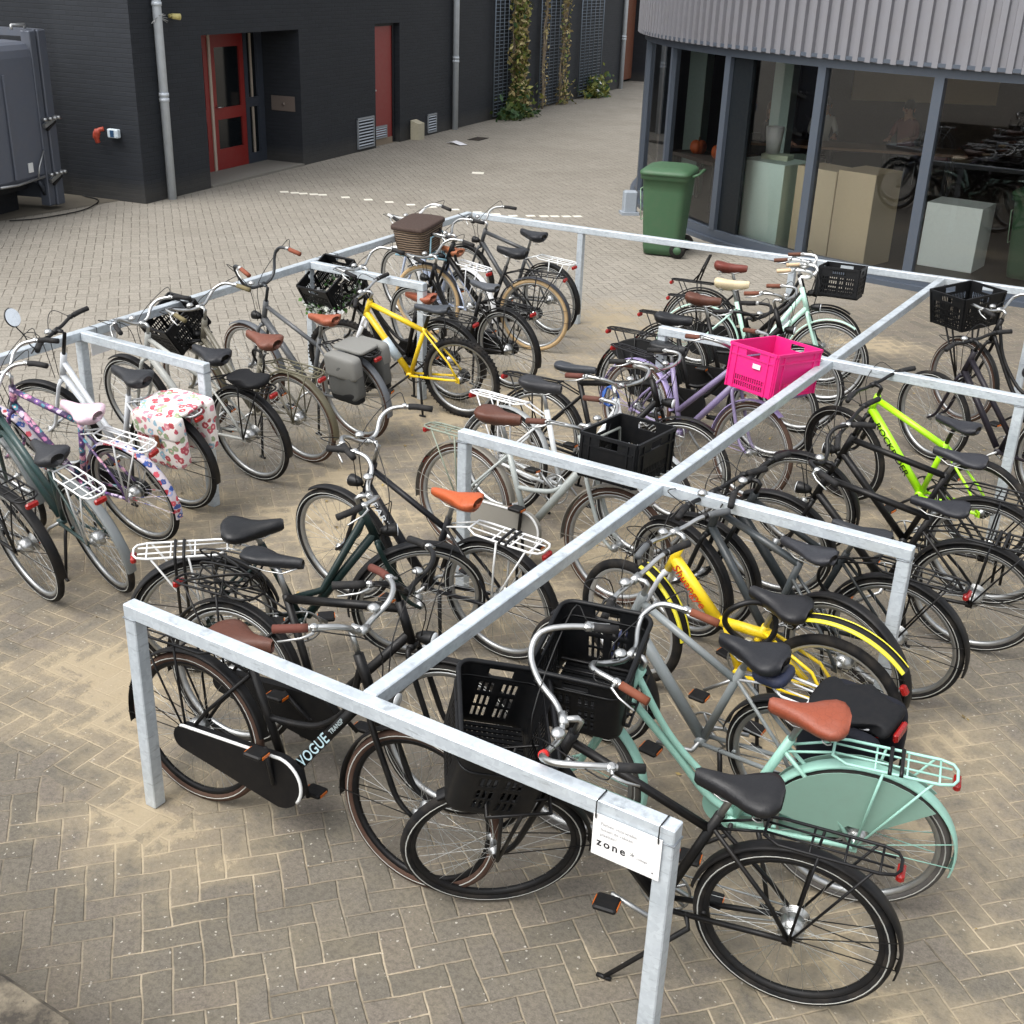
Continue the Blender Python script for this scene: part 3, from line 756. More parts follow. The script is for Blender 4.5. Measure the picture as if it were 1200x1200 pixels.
# double door
REDP = mat('#842421', .4, dirt=.2, scale=8.); GLS = NT('dark_glass'); GLS.b.inputs['Base Color'].default_value = lin('#0d1114'); GLS.b.inputs['Roughness'].default_value = .08; GLS = GLS.m
GREYP = mat('#353b45', .45, dirt=.2)
def wdoor(name, s0, s1, o, panes, label=None, h=2.14):
    b = MB(); fr = .12; zs = sorted({0.036, h, *[z for p in panes for z in (p[0], p[1])]})
    ws(b, s0, s0 + fr, .036, h, o - .03, o + .02); ws(b, s1 - fr, s1, .036, h, o - .03, o + .02)
    prev = .036
    for z0, z1 in panes: ws(b, s0 + fr, s1 - fr, prev, z0, o - .03, o + .02); prev = z1
    ws(b, s0 + fr, s1 - fr, prev, h, o - .03, o + .02)
    d = onwall(name, b, REDP, bld, label)
    b = MB()
    for z0, z1 in panes: ws(b, s0 + fr, s1 - fr, z0, z1, o - .012, o - .004)
    b.build('pane', GLS, d)
    return d
d1 = wdoor('door', 2.50, 3.42, -.75, [(.36, .82), (1.0, 1.92)], 'red panelled door with glass panes and a lever handle')
b = MB(); b.tube([(2.58, 1.02, SG * -.72), (2.58, 1.02, SG * -.67), (2.70, 1.02, SG * -.67)], .011, 6); b.build('handle', CHR, d1)
d2 = wdoor('door', 1.56, 2.44, -.75, [(.36, .82), (1.0, 1.92)], 'half hidden red door leaf with glass panes')
b = MB(); ws(b, 2.44, 2.50, .036, 2.14, -.77, -.71); onwall('door_strip', b, mat('#b4a596', .5), bld)
b = MB(); ws(b, 3.42, 3.52, .036, 2.16, -.79, -.72); ws(b, 3.80, 3.97, .036, 2.16, -.79, -.72); ws(b, 3.52, 3.80, .036, .2, -.79, -.72); ws(b, 3.52, 3.80, .95, 1.1, -.79, -.72)
sf = onwall('side_light_frame', b, GREYP, bld); b = MB(); ws(b, 1.31, 1.56, .036, 2.16, -.79, -.72); onwall('door_jamb', b, GREYP, bld)
b = MB(); ws(b, 3.52, 3.80, .2, .95, -.77, -.76); ws(b, 3.52, 3.80, 1.1, 2.16, -.77, -.76); b.build('pane', GLS, sf)
b = MB(); ws(b, 3.64, 3.68, .2, .95, -.76, -.74); ws(b, 3.64, 3.68, 1.1, 2.1, -.76, -.74); b.build('bar', mat('#a79b8d', .5), sf)
b = MB(); b.box((3.972, .995, SG * -.35), (.012, .24, .46)); b.tube([(3.966, .985, SG * -.34), (3.955, .985, SG * -.34)], .03, 8)
b.build('metal_plaque', mat('#7d726a', .5, .4, .5), None, WMX, label='tarnished metal plaque on the dark side wall of the door recess', cat='plaque')
# single door
b = MB(); ws(b, 6.63, 7.45, .12, 2.14, -.16, -.10); d3 = onwall('door', b, REDP, bld, 'plain flush red service door')
b = MB(); ws(b, 7.45, 7.5, .02, 2.18, -.18, -.08); ws(b, 6.612, 6.63, .02, 2.18, -.18, -.08); ws(b, 6.63, 7.45, 2.14, 2.185, -.18, -.08); onwall('door_frame', b, mat('#20242a', .5), bld)
b = MB(); b.box((6.72, 1.02, SG * -.08), (.09, .03, .05), ch=.008); b.build('handle', CHR, d3)
b = MB(); ws(b, 6.62, 7.5, 0, .12, -.3, -.09); onwall('threshold', b, mat('#8b7c6a', .85, dirt=.5), bld)
def vent(s0, s1, z0, z1, o, parent_obj=None, label='', par=True):
    b = MB(); fr = .03
    ws(b, s0, s1, z0, z0 + fr, o, o + .03); ws(b, s0, s1, z1 - fr, z1, o, o + .03); ws(b, s0, s0 + fr, z0, z1, o, o + .029); ws(b, s1 - fr, s1, z0, z1, o, o + .029)
    n = max(4, int((z1 - z0) / .055))
    for i in range(n):
        z = z0 + fr + (z1 - z0 - 2 * fr) * (i + .5) / n
        b.box(((s0 + s1) / 2, z, SG * (o + .016)), (s1 - s0 - fr, .022, .02), M.Rotation(R(-30 * SG), 3, 'X'))
    return b, b.build('ventilation_grille', mat('#9aa0a6', .4, .6, .3), bld, LX @ WMX, label=label)
vent(5.87, 6.5, .05, .6, .002, label='large grey ventilation grille left of the service door')
vent(6.72, 7.2, .13, .36, -.098, label='grey ventilation grille in the foot of the service door')
vent(8.80, 9.22, .04, .41, .002, label='small grey ventilation grille right of the service door')
# rain pipes
def pipe(s, o, r, label, clip=True):
    b = MB(); b.tube([(s, 0.0, SG * o), (s, 6.4, SG * o)], r, 12)
    for z in (1.35, 1.42, 2.6, 4.): b.tube([(s, z, SG * o), (s, z + .05, SG * o)], r * 1.14, 12)
    b2 = b.build('drain_pipe', mat('#c0c7cd', .45, .2, .35, scale=9.), None, WMX, label=label, cat='drain pipe', group='drain pipes on the dark wall')
    if clip:
        c = MB()
        for i in range(9):
            a = -1.5 + 3. * i / 8
            c.tube([(s, 2.47, SG * o), (s + sin(a) * .17, 2.44 + .06 * cos(a * 2), SG * (o + .02 + .08 * cos(a)))], .006, 4)
        c.build('spikes', ALU, b2)
pipe(.24, .075, .062, 'grey rain pipe with a spiked collar at the near corner of the dark building')
pipe(10.02, .075, .062, 'grey rain pipe on the dark wall between the small vent and the trellises', False)
pipe(21.72, .075, .062, 'grey rain pipe at the far end of the dark wall beside the wooden gate', False)
# gate
b = MB()
for i in range(16):
    s = 22.12 + i * .155; ws(b, s, s + .148, .08, 3.38, -.55, -.5)
g = b.build('wooden_gate', mat('#6a3d29', .7, dirt=.5, scale=5.), None, WMX, label='brown boarded wooden gate at the far end of the dark building', cat='gate')
b = MB(); ws(b, 23.0, 23.14, .02, 3.38, -.5, -.42); ws(b, 22.1, 22.16, .02, 3.38, -.5, -.42); b.build('post', mat('#8f979e', .5, .5, .3), g)
# wall lamp, socket, hose
b = MB(); b.tube([(.60, 2.46, 0), (.60, 2.46, SG * .06)], .03, 8); b.tube([(.57, 2.46, SG * .06), (.68, 2.45, SG * .12)], [.036, .045], 12)
b.build('wall_lamp', mat('#c8bb78', .4), None, WMX, label='small yellow lamp high on the dark wall beside the near rain pipe', cat='lamp')
SMX = axes(wp(-.27), -N2, (0, 0, 1)) @ M.Scale(-1, 4, (0, 0, 1))                    # side wall: x runs away behind the container
b = MB(); b.box((.40, .94, .05), (.18, .12, .08), ch=.012); b.box((.40, .94, .092), (.06, .09, .01), mi=1)
so2 = b.build('power_socket', [mat('#c6d2da', .4), mat('#2a4a6b', .4)], None, SMX, label='white and blue power socket on the dark side wall', cat='socket')
b = MB(); b.tube(spline([(.56, .99, .06), (.62, .97, .10), (.66, .90, .11), (.66, .80, .09)], 4), [.03] * 5 + [.05] * 5 + [.035] * 3, 10)
b.build('power_plug', mat('#a8402c', .5), None, SMX, label='dull red power plug hanging from the dark side wall beside the socket', cat='plug')
# pale block, litter, drain
b = MB(); b.box((8.15, .15, SG * .12), (.26, .30, .14), ch=.01); b.prism([(8.02, .30), (8.28, .30), (8.28, .33), (8.02, .36)], 0, .01)
b.v = [v for v in b.v]
b = MB(); b.add([(8.02, 0, SG * .02), (8.28, 0, SG * .02), (8.28, 0, SG * .2), (8.02, 0, SG * .2), (8.02, .37, SG * .02), (8.28, .37, SG * .02), (8.28, .31, SG * .2), (8.02, .31, SG * .2)], [(0, 1, 2, 3), (4, 5, 6, 7), (0, 1, 5, 4), (1, 2, 6, 5), (2, 3, 7, 6), (3, 0, 4, 7)], smooth=False)
b.build('concrete_block', mat('#b5ae97', .85, dirt=.4), None, WMX, label='small pale concrete block with sloping top between the red service door and the small vent', cat='block')
b = MB(); p = (-10.69, 17.6, .0)
b.add([(0, 0, .01), (.22, .05, .03), (.40, -.02, .01), (.35, -.2, .012), (.12, -.16, .05), (-.05, -.12, .01), (.15, -.05, .07)], [(0, 1, 6), (1, 2, 6), (2, 3, 6), (3, 4, 6), (4, 5, 6), (5, 0, 6)])
b.build('paper_scrap', mat('#dcdce0', .8), None, T(*p), label='crumpled white paper on the paving near the red service door', cat='paper')
b = MB(); b.box((0, 0, .004), (.5, .26, .008)); 
for i in range(6): b.box((-.2 + i * .08, 0, .01), (.03, .22, .006), mi=1)
b.build('drain_cover', [mat('#1d1a17', .8), mat('#3a332c', .7)], None, T(-10.65, 18.5, 0) @ RZ(R(100)), label='dark drain cover in the paving by the dark wall', cat='drain')

# ------------------------------------------------------------------ trellises and climbers
TRM = mat('#76828e', .45, .5, .25)
LEAF = [mat(c, .6, dirt=.0) for c in ('#4c5a26', '#6d7434', '#93924a', '#2c4a22')]
DRY = [mat(c, .75, dirt=0.) for c in ('#9a8a5c', '#7b6a45', '#b5a878', '#6c7a3c')]
BARK = mat('#8a7c68', .85)
def trellis(s0, s1, label, group='trellises on the dark wall'):
    b = MB(); z0, z1 = .08, 3.6; o = .08
    nz = int((z1 - z0) / .075); nx = 5
    for i in range(nz + 1): z = z0 + (z1 - z0) * i / nz; b.tube([(s0, z, SG * o), (s1, z, SG * o)], .008, 4)
    for i in range(nx + 1): s = s0 + (s1 - s0) * i / nx; b.tube([(s, z0, SG * (o + .012)), (s, z1, SG * (o + .012))], .010 if 0 < i < nx else .016, 4)
    b.build('trellis', TRM, None, WMX, label=label, cat='trellis', group=group)
trellis(12.05, 13.35, 'galvanised grid trellis behind the thick leafy climber')
trellis(14.9, 16.5, 'middle galvanised grid trellis with thin bare creeper')
trellis(17.85, 19.65, 'bare galvanised grid trellis farthest along the dark wall')
def leaves(n, fn, size, mats, rnd):
    b = MB()
    for _ in range(n):
        p = V(fn(rnd)); a = V((rnd.uniform(-1, 1), rnd.uniform(-1, 1), rnd.uniform(-1, 1))).normalized()
        c = a.cross(V((rnd.uniform(-1, 1), rnd.uniform(-1, 1), rnd.uniform(-1, 1)))).normalized(); s = size * rnd.uniform(.5, 1.3)
        b.add([p - a * s, p + c * s * .5, p + a * s, p - c * s * .5], [(0, 1, 2, 3)], rnd.randrange(len(mats)), False)
    return b
rnd = random.Random(3)
def climber(s, w, n, hgt, label, mats, size=.07, bush=0, spread=.12):
    t = thing('climbing_plant', label, 'plant', WMX @ T(s, 0, SG * .12), 'plants on the dark wall')
    b = MB()
    for k in range(4):
        x = rnd.uniform(-w, w) * .6
        b.tube(spline([(x + .08 * sin(i * 1.3 + k), i * hgt / 7, SG * (.02 + .03 * (i % 2))) for i in range(8)], 3), .014, 5)
    b.build('stem', BARK, t)
    def f(r):
        y = r.uniform(.05, hgt); ww = w * (.55 + .45 * sin(y * 3.1 + s) ** 2)
        return (r.gauss(0, ww * .5), y, SG * r.uniform(-.02, spread))
    b = leaves(n, f, size, mats, rnd)
    if bush:
        b2 = leaves(bush, lambda r: (r.gauss(.1, w * .8), abs(r.gauss(0, .32)) + .02, SG * abs(r.gauss(.08, .16))), size * 1.1, mats, rnd)
        k = len(b.v); b.v += b2.v; b.f += [tuple(i + k for i in q) for q in b2.f]; b.mi += b2.mi; b.sm += b2.sm
    b.build('foliage', mats, t)
climber(13.15, .33, 2300, 3.6, 'thick yellow green climber covering the first trellis with a leafy foot', DRY + LEAF[1:], .07, 500, .3)
climber(15.05, .10, 170, 3.3, 'thin bare creeper stem on the left edge of the middle trellis', DRY[:3], .05)
climber(16.35, .22, 480, 3.2, 'dry sparse creeper on the right edge of the middle trellis', DRY, .055, 60, .2)
t = thing('small_bush', 'small dark green bush with white flowers at the foot of the last trellis', 'bush', WMX @ T(18.9, 0, SG * .2), 'plants on the dark wall')
leaves(420, lambda r: (r.gauss(0, .34), abs(r.gauss(.1, .22)), SG * r.gauss(.05, .15)), .09, LEAF, rnd).build('foliage', LEAF, t)
leaves(10, lambda r: (r.gauss(-.2, .3), .15 + abs(r.gauss(.1, .2)), SG * .25), .06, [WHT], rnd).build('flowers', WHT, t)
t = thing('small_bush', 'dark green weeds with white flowers at the foot of the thick climber', 'bush', WMX @ T(12.75, 0, SG * .3), 'plants on the dark wall')
leaves(330, lambda r: (r.gauss(0, .38), abs(r.gauss(.05, .16)), SG * r.gauss(.05, .16)), .09, LEAF[:1] + LEAF[3:], rnd).build('foliage', LEAF[:1] + LEAF[3:], t)

# ------------------------------------------------------------------ waste container
A0 = V((-10.77, 8.32, 0)); DC = V((.3035, -.9528, 0))
CM = axes(A0, DC, (0, 0, 1)); NC = (CM.to_3x3() @ V((0, 0, 1))); SC2 = 1 if NC.dot(V((1, -1, 0))) > 0 else -1
cont = thing('waste_container', 'large dark grey steel waste container standing by the dark side wall', 'container', CM)
CG = mat('#565b66', .45, .1, .25, scale=6.); CG2 = mat('#2b2d33', .6, dirt=.4)
L = 5.5; Dp = 2.3
b = MB(); prof = []
for zz, oo in [(.42, -.06), (.50, -.02), (1.98, -.01), (2.07, -.025), (2.13, -.07), (2.16, -.14), (2.17, -.4), (2.08, -Dp + .5), (2.04, -Dp + .24), (1.9, -Dp + .08), (.5, -Dp + .05), (.42, -Dp + .12)]: prof.append((zz, oo))
n = len(prof)
b.add([(.28, z, SC2 * o) for z, o in prof] + [(L, z, SC2 * o) for z, o in prof], [tuple(range(n)), tuple(range(2 * n - 1, n - 1, -1))] + [(i, (i + 1) % n, n + (i + 1) % n, n + i) for i in range(n)])
for o in b.sm: pass
b.sm = [False] * len(b.sm)
b.build('body', CG, cont)
b = MB(); b.box((.08, 1.18, SC2 * -.06), (.17, 2.24, .18), ch=.01); b.box((.25, 1.18, SC2 * -.06), (.13, 2.22, .14), ch=.01)
b.box((.1, 2.26, SC2 * -Dp / 2), (.2, .09, Dp)); b.box((.1, 1.18, SC2 * (-Dp + .06)), (.18, 2.24, .16)); b.box((.12, .25, SC2 * -Dp / 2), (.16, .2, Dp))
for k in range(8): b.tube([(.28, .2 + k * .0, SC2 * -.06), (.42, .42, SC2 * -.05)], .035, 4)
b.build('end_frame', mat('#555a64', .45, .3, .3, scale=6.), cont)
for z in (1.16, .45):
    b = MB()
    b.box((.16, z, SC2 * .05), (.30, .05, .04), M.Rotation(R(-18), 3, 'Z'))
    for x in (.0, .08, .18, .3): b.tube([(x, z + .04, SC2 * .04), (x, z + .04, SC2 * .10)], .024, 8)
    b.box((.16, z - .05, SC2 * .06), (.22, .03, .03), M.Rotation(R(-25), 3, 'Z'), mi=1)
    b.build('hinge', [ALU, BLKM], cont)
b = MB(); b.box((L / 2 + .2, .2, SC2 * -.5), (L - .4, .40, .14)); b.box((L / 2 + .2, .2, SC2 * (-Dp + .5)), (L - .4, .40, .14)); b.box((L / 2 + .2, .36, SC2 * -Dp / 2), (L - .4, .12, Dp - .5))
b.build('skid', CG2, cont)
for xx in (.95, 2.1, 3.3): b = MB(); b.box((xx, 1.15, SC2 * .0), (.05, 1.3, .03), ch=.008); b.build('rib', CG, cont)
b = MB(); b.box((.62, .62, SC2 * -.005), (.09, .12, .016)); b.build('sticker', WHT, cont)
b = MB(); b.tube([(.24, 2.31, SC2 * -.1), (.24, 2.36, SC2 * -.1), (.52, 2.36, SC2 * -.1), (.52, 2.31, SC2 * -.1)], .02, 6); b.build('lifting_handle', ALU, cont)
b = MB(); b.tube([(.32, .80, SC2 * .01), (.48, .62, SC2 * .03), (.52, .47, SC2 * .02)], .012, 5); b.tube([(.35, .47, SC2 * .0), (.95, .44, SC2 * .0), (1.3, .46, SC2 * 0)], .018, 5); b.build('bracket', ALU, cont)
# hose on the ground
b = MB(); b.tube(spline([(-11.2, 9.0, .02), (-10.75, 8.9, .02), (-10.35, 8.3, .02), (-10.3, 7.6, .02), (-10.45, 7.2, .02)], 5), .009, 6)
b.build('cable', BLK, label='thin black cable lying on the paving beside the waste container', cat='cable')
b = MB(); b.add([(-10.6, 7.0, .006), (-10.6, 9.2, .006), (-12.5, 8.8, .006), (-12.5, 7.0, .006)], [(0, 1, 2, 3)])
b.build('path', mat('#5d574b', .9, dirt=.6, scale=4.), kind='structure')

# ------------------------------------------------------------------ round glass building
CC = V((.54, 18.07, 0)); RR = 6.58
def cp(a, r=RR, z=0.): return CC + V((cos(R(a)) * r, sin(R(a)) * r, z))
rb = thing('round_building', 'round glass fronted building with a corrugated grey metal band above the windows', 'building', T(*CC))
LB = T(*(-CC))
def rbp(name, b, m, parent=None, label=None): return b.build(name, m, parent or rb, LB if parent is None else M.Identity(4), label=label)
ANG = [186.6, 199.7, 212.8, 225.9, 239.2, 252.9, 265.4, 278.5, 291.6, 304.7, 317.8]
b = MB(); n = 260; prof = []; Z0, Z1 = 2.42, 5.2
vs = []
a0, a1 = 150, 345; per = .155
tot = R(a1 - a0) * (RR + .12); nr = int(tot / per); k = 0
for i in range(nr):
    for fr, rr in ((0, .10), (.42, .10), (.5, .145), (.92, .145)):
        a = a0 + (a1 - a0) * (i + fr) / nr
        vs += [cp(a, RR + rr, Z0), cp(a, RR + rr, Z1)]
m_ = len(vs) // 2
b.add(vs, [(2 * i, 2 * i + 2, 2 * i + 3, 2 * i + 1) for i in range(m_ - 1)], smooth=False)
rbp('corrugated_cladding', b, mat('#7e7e83', .45, .4, .25, scale=5.))
b = MB()
FRM = mat('#4d5560', .4, .3, .2)
def arcband(b, r0, r1, z0, z1, a0=150, a1=345, st=3):
    vs = []; nn = int((a1 - a0) / st)
    for i in range(nn + 1):
        a = a0 + (a1 - a0) * i / nn
        vs += [cp(a, r0, z0), cp(a, r1, z0), cp(a, r1, z1), cp(a, r0, z1)]
    b.add(vs, [(4 * i + j, 4 * i + 4 + j, 4 * i + 4 + (j + 1) % 4, 4 * i + (j + 1) % 4) for i in range(nn) for j in range(4)], smooth=False)
arcband(b, RR - .1, RR + .02, 0.02, .16); arcband(b, RR - .06, RR + .09, 0.0, .055); arcband(b, RR - .1, RR + .03, 2.32, 2.43); arcband(b, RR - .3, RR + .14, 2.43, 2.47)
rbp('sill_frame', b, FRM)
for i, a in enumerate(ANG):
    b = MB(); w = .035 if i in (3,) else .055
    q = M.Rotation(R(a), 3, 'Z')
    b.box(cp(a, RR - .03, 1.24), (.12, w * 2, 2.17), q); rbp('mullion', b, FRM)
b = MB(); a = 241.2; b.box(cp(a, RR - .06, 1.24), (.06, .40, 2.15), M.Rotation(R(a), 3, 'Z')); rbp('blind_panel', b, mat('#1d2329', .35))
# glass
t = NT('window_glass'); tn = t.t.nodes; tn.remove(t.b)
tr = t.n('ShaderNodeBsdfTransparent'); tr.inputs[0].default_value = (.95, .97, .96, 1); gl = t.n('ShaderNodeBsdfGlossy'); gl.inputs['Roughness'].default_value = .015; gl.inputs[0].default_value = (.95, .97, 1, 1)
fr = t.n('ShaderNodeFresnel'); fr.inputs[0].default_value = 1.62; mx = t.n('ShaderNodeMixShader')
t.l(t.math('ADD', t.math('MULTIPLY', fr.outputs[0], .95), .015), mx.inputs[0]); t.l(tr.outputs[0], mx.inputs[1]); t.l(gl.outputs[0], mx.inputs[2]); t.l(mx.outputs[0], t.out.inputs[0])
WG = t.m
for i in range(len(ANG) - 1):
    a, c = ANG[i], ANG[i + 1]; b = MB(); p, q = cp(a, RR - .03), cp(c, RR - .03)
    b.add([p + V((0, 0, .14)), q + V((0, 0, .14)), q + V((0, 0, 2.34)), p + V((0, 0, 2.34))], [(0, 1, 2, 3)], smooth=False)
    rbp('window_pane', b, WG)
# interior shell
b = MB(); vs = []
for i in range(61):
    a = -45 + 232 * i / 60; vs += [cp(a, RR - .12, 0), cp(a, RR - .12, 5.2)]
b.add(vs, [(2 * i, 2 * i + 1, 2 * i + 3, 2 * i + 2) for i in range(60)]); rbp('back_wall', b, mat('#453730', .8))
b = MB(); b.add([cp(a, RR - .14, .012) for a in range(0, 360, 6)], [tuple(range(60))], smooth=False); rbp('inside_floor', b, mat('#40352c', .5))
b = MB(); b.add([cp(a, RR + .08, 2.75) for a in range(0, 360, 6)], [tuple(range(60))], smooth=False); rbp('ceiling', b, mat('#45413c', .8))
b = MB(); b.add([cp(a, RR + .05, 5.2) for a in range(0, 360, 6)], [tuple(range(60))], smooth=False); rbp('roof', b, mat('#6a6a6a', .9))
b = MB()
for x, y in ((-4.6, 15.6), (-3.1, 15.3)): b.box((x, y, 1.37), (.28, .28, 2.72))
rbp('inside_pillar', b, mat('#9fb3ab', .6))
b = MB(); b.box((-2.4, 20.6, 1.75), (2.6, .06, 1.0), M.Rotation(R(30), 3, 'Z')); rbp('notice_board', b, mat('#b09a78', .8))
b = MB(); b.box((3.0, 17.5, 1.9), (3.6, .08, 1.2), M.Rotation(R(-10), 3, 'Z')); rbp('wood_panel', b, mat('#c9772f', .7))
def plinth(label, x, y, rot, d, col):
    b = MB(); b.box((0, 0, d[2] / 2 + .013), d, ch=.004)
    b.build('display_plinth', mat(col, .6, dirt=.08), None, T(x, y, 0) @ RZ(R(rot)), label=label, cat='plinth', group='plinths behind the window')
plinth('pale mint display plinth with a white cup behind the curved window', -2.18, 12.78, -17, (.72, .62, 1.07), '#e2f7ec')
plinth('beige display plinth behind the window just right of the mint plinth', -1.42, 12.62, -20, (.62, .5, 1.08), '#d8c6a6')
plinth('beige display plinth right of the window mullion', -.86, 12.48, -14, (.52, .62, 1.12), '#d2bf9e')
plinth('low white display plinth behind the right hand window', .16, 13.05, -4, (.68, .55, .78), '#eff6ef')
b = MB(); b.ring([(.001, 0), (.085, 0), (.12, .34), (.105, .34), (.08, .02)], 20, closedprof=False); b.v = [(x, z, y) for x, y, z in b.v]
b.build('paper_cup', WHT, None, T(-2.30, 12.9, 1.14), label='tall white cup standing on the mint plinth', cat='cup')
b = MB(); b.box((0, 0, .03), (.36, .24, .06)); b.build('folded_cloth', mat('#c9cfb4', .8), None, T(-2.22, 12.88, 1.083), label='folded pale cloth under the white cup on the mint plinth', cat='cloth')
tb = thing('table', 'long wooden table inside the round building behind the window', 'table', T(-2.6, 17.6, 0) @ RZ(R(20)))
b = MB(); b.box((0, 0, .74), (3.4, .8, .04)); b.build('table_top', mat('#7a5a3e', .5), tb)
for x in (-1.5, 1.5):
    for y in (-.3, .3): b = MB(); b.box((x, y, .366), (.06, .06, .70)); b.build('leg', BLKM, tb)
tb = thing('table', 'low dark table inside the window with orange pumpkins on it', 'table', T(-4.0, 14.75, 0) @ RZ(R(-35)))
b = MB(); b.box((0, 0, .72), (1.3, .6, .05)); b.build('table_top', mat('#3a2a20', .5), tb)
for x in (-.58, .58):
    for y in (-.22, .22): b = MB(); b.box((x, y, .354), (.05, .05, .68)); b.build('leg', BLKM, tb)
for k, (x, y) in enumerate([(-4.2, 14.85), (-3.72, 14.55)]):
    b = MB()
    for i in range(9):
        a = i * 2 * pi / 9; b.ell((cos(a) * .06, sin(a) * .06, .10), (.075, .075, .10), 8, 6)
    b.tube([(0, 0, .18), (.01, 0, .25)], .014, 6, mi=1)
    b.build('pumpkin', [mat('#c2571c', .5), mat('#5a4a26', .7)], None, T(x, y, .746), label=('orange pumpkin at the left end of the low table' , 'orange pumpkin at the right end of the low table')[k], cat='pumpkin', group='pumpkins on the low table')

# people seated inside
def person(label, x, y, rot, shirt, trousers, hair, lean=.0):
    t = thing('person', label, 'person', T(x, y, 0) @ RZ(R(rot)))
    pts = dict(pel=(0, 0, .55, .13), sp=(.02, 0, .75, .13), ch=(.05 + lean, 0, .97, .145), nk=(.07 + lean, 0, 1.13, .055), hd=(.10 + lean, 0, 1.24, .085), ht=(.10 + lean, 0, 1.33, .075),
               sl=(.05 + lean, .17, 1.04, .06), el=(.14 + lean, .23, .82, .045), wl=(.38 + lean, .14, .80, .03), sr=(.05 + lean, -.17, 1.04, .06), er=(.14 + lean, -.23, .82, .045), wr=(.38 + lean, -.14, .80, .03),
               hl=(.02, .1, .53, .10), kl=(.45, .12, .52, .07), al=(.42, .12, .08, .045), fl=(.58, .12, .05, .04), hr=(.02, -.1, .53, .10), kr=(.45, -.12, .52, .07), ar=(.42, -.12, .08, .045), fr=(.58, -.12, .05, .04))
    names = list(pts); ed = [('pel', 'sp'), ('sp', 'ch'), ('ch', 'nk'), ('nk', 'hd'), ('hd', 'ht'), ('ch', 'sl'), ('sl', 'el'), ('el', 'wl'), ('ch', 'sr'), ('sr', 'er'), ('er', 'wr'), ('pel', 'hl'), ('hl', 'kl'), ('kl', 'al'), ('al', 'fl'), ('pel', 'hr'), ('hr', 'kr'), ('kr', 'ar'), ('ar', 'fr')]
    V0 = [pts[k][:3] for k in names]; rads = [pts[k][3] for k in names]; E0 = [(names.index(a), names.index(c)) for a, c in ed]
    for s, wk in ((1, 'wl'), (-1, 'wr')):
        w0 = V(pts[wk][:3]); palm = len(V0); V0.append(w0 + V((.07, -s * .01, -.015))); rads.append(.032); E0.append((names.index(wk), palm))
        for q, (dx, dy) in enumerate([(.085, -.03), (.095, -.01), (.09, .01), (.075, .03), (.03, -s * .06)]):
            a = V0[palm] + V((dx * .6, dy * .9, -.005)); c = V0[palm] + V((dx, dy * 1.1, -.03))
            V0 += [a, c]; rads += [.010, .008]; E0 += [(palm, len(V0) - 2), (len(V0) - 2, len(V0) - 1)]
    me = bpy.data.meshes.new('body'); me.from_pydata([tuple(v) for v in V0], E0, [])
    o = bpy.data.objects.new('body', me); COL.objects.link(o)
    sk = o.modifiers.new('skin', 'SKIN'); su = o.modifiers.new('sub', 'SUBSURF'); su.levels = su.render_levels = 1
    for i, r in enumerate(rads): me.skin_vertices[0].data[i].radius = (r, r)
    me.skin_vertices[0].data[0].use_root = True
    dg = bpy.context.evaluated_depsgraph_get(); m2 = bpy.data.meshes.new_from_object(o.evaluated_get(dg)); bpy.data.objects.remove(o)
    for c in (shirt, trousers, '#b98a70'): m2.materials.append(mat(c, .7, dirt=.05))
    for p in m2.polygons:
        c = p.center
        p.material_index = 2 if c.z > 1.10 or (c.x > .30 + lean and c.z > .7) else (1 if c.z < .62 else 0); p.use_smooth = True
    link('body', m2, t)
    b = MB(); hc = V((.085 + lean, 0, 1.30)); b.ell(hc + V((-.015, 0, .02)), (.105, .098, .105), 14, 10, zmin=-.55); b.ell(hc + V((-.07, 0, -.08)), (.045, .085, .12), 10, 8); b.build('hair', mat(hair, .6), t)
    b = MB(); b.ell(hc + V((.115, 0, -.05)), (.022, .016, .026), 8, 6); b.build('nose', mat('#b98a70', .7, dirt=.05), t)
    b = MB()
    for s in (-1, 1): b.ell(hc + V((.098, s * .033, -.02)), (.012, .014, .009), 8, 6)
    b.ell(hc + V((.098, 0, -.095)), (.01, .03, .008), 8, 6, mi=1); b.build('face', [mat('#231a16', .4), mat('#7a4238', .5)], t)
    b = MB()
    for s in (-1, 1): b.ell(hc + V((.0, s * .1, -.045)), (.022, .014, .035), 8, 6)
    b.build('ear', mat('#b98a70', .7, dirt=.05), t)
    c = thing('chair', 'dark chair under the ' + label[:60].replace(' seated', ''), 'chair', T(x, y, 0) @ RZ(R(rot)), 'chairs inside the round building')
    b = MB(); b.box((.1, 0, .42), (.44, .42, .03)); b.build('seat', BLKM, c)
    b = MB(); b.box((-.16, 0, .72), (.03, .40, .34)); b.build('backrest', BLKM, c)
    for xx in (-.1, .3):
        for yy in (-.18, .18): b = MB(); b.tube([(xx, yy, .41), (xx, yy, 0.014)], .013, 6); b.build('leg', ALU, c)
person('person in a dark jumper seated nearest the pale pillar', -3.9, 16.9, -20, '#20222c', '#22242c', '#6b4a32')
person('person in a white shirt with dark straps seated behind the table', -3.55, 18.55, -60, '#c9c6bc', '#1d2233', '#3b2a20', .05)
person('person in a dull red top seated farthest inside the window', -2.2, 19.1, -100, '#7a4440', '#2b2b30', '#241a17')

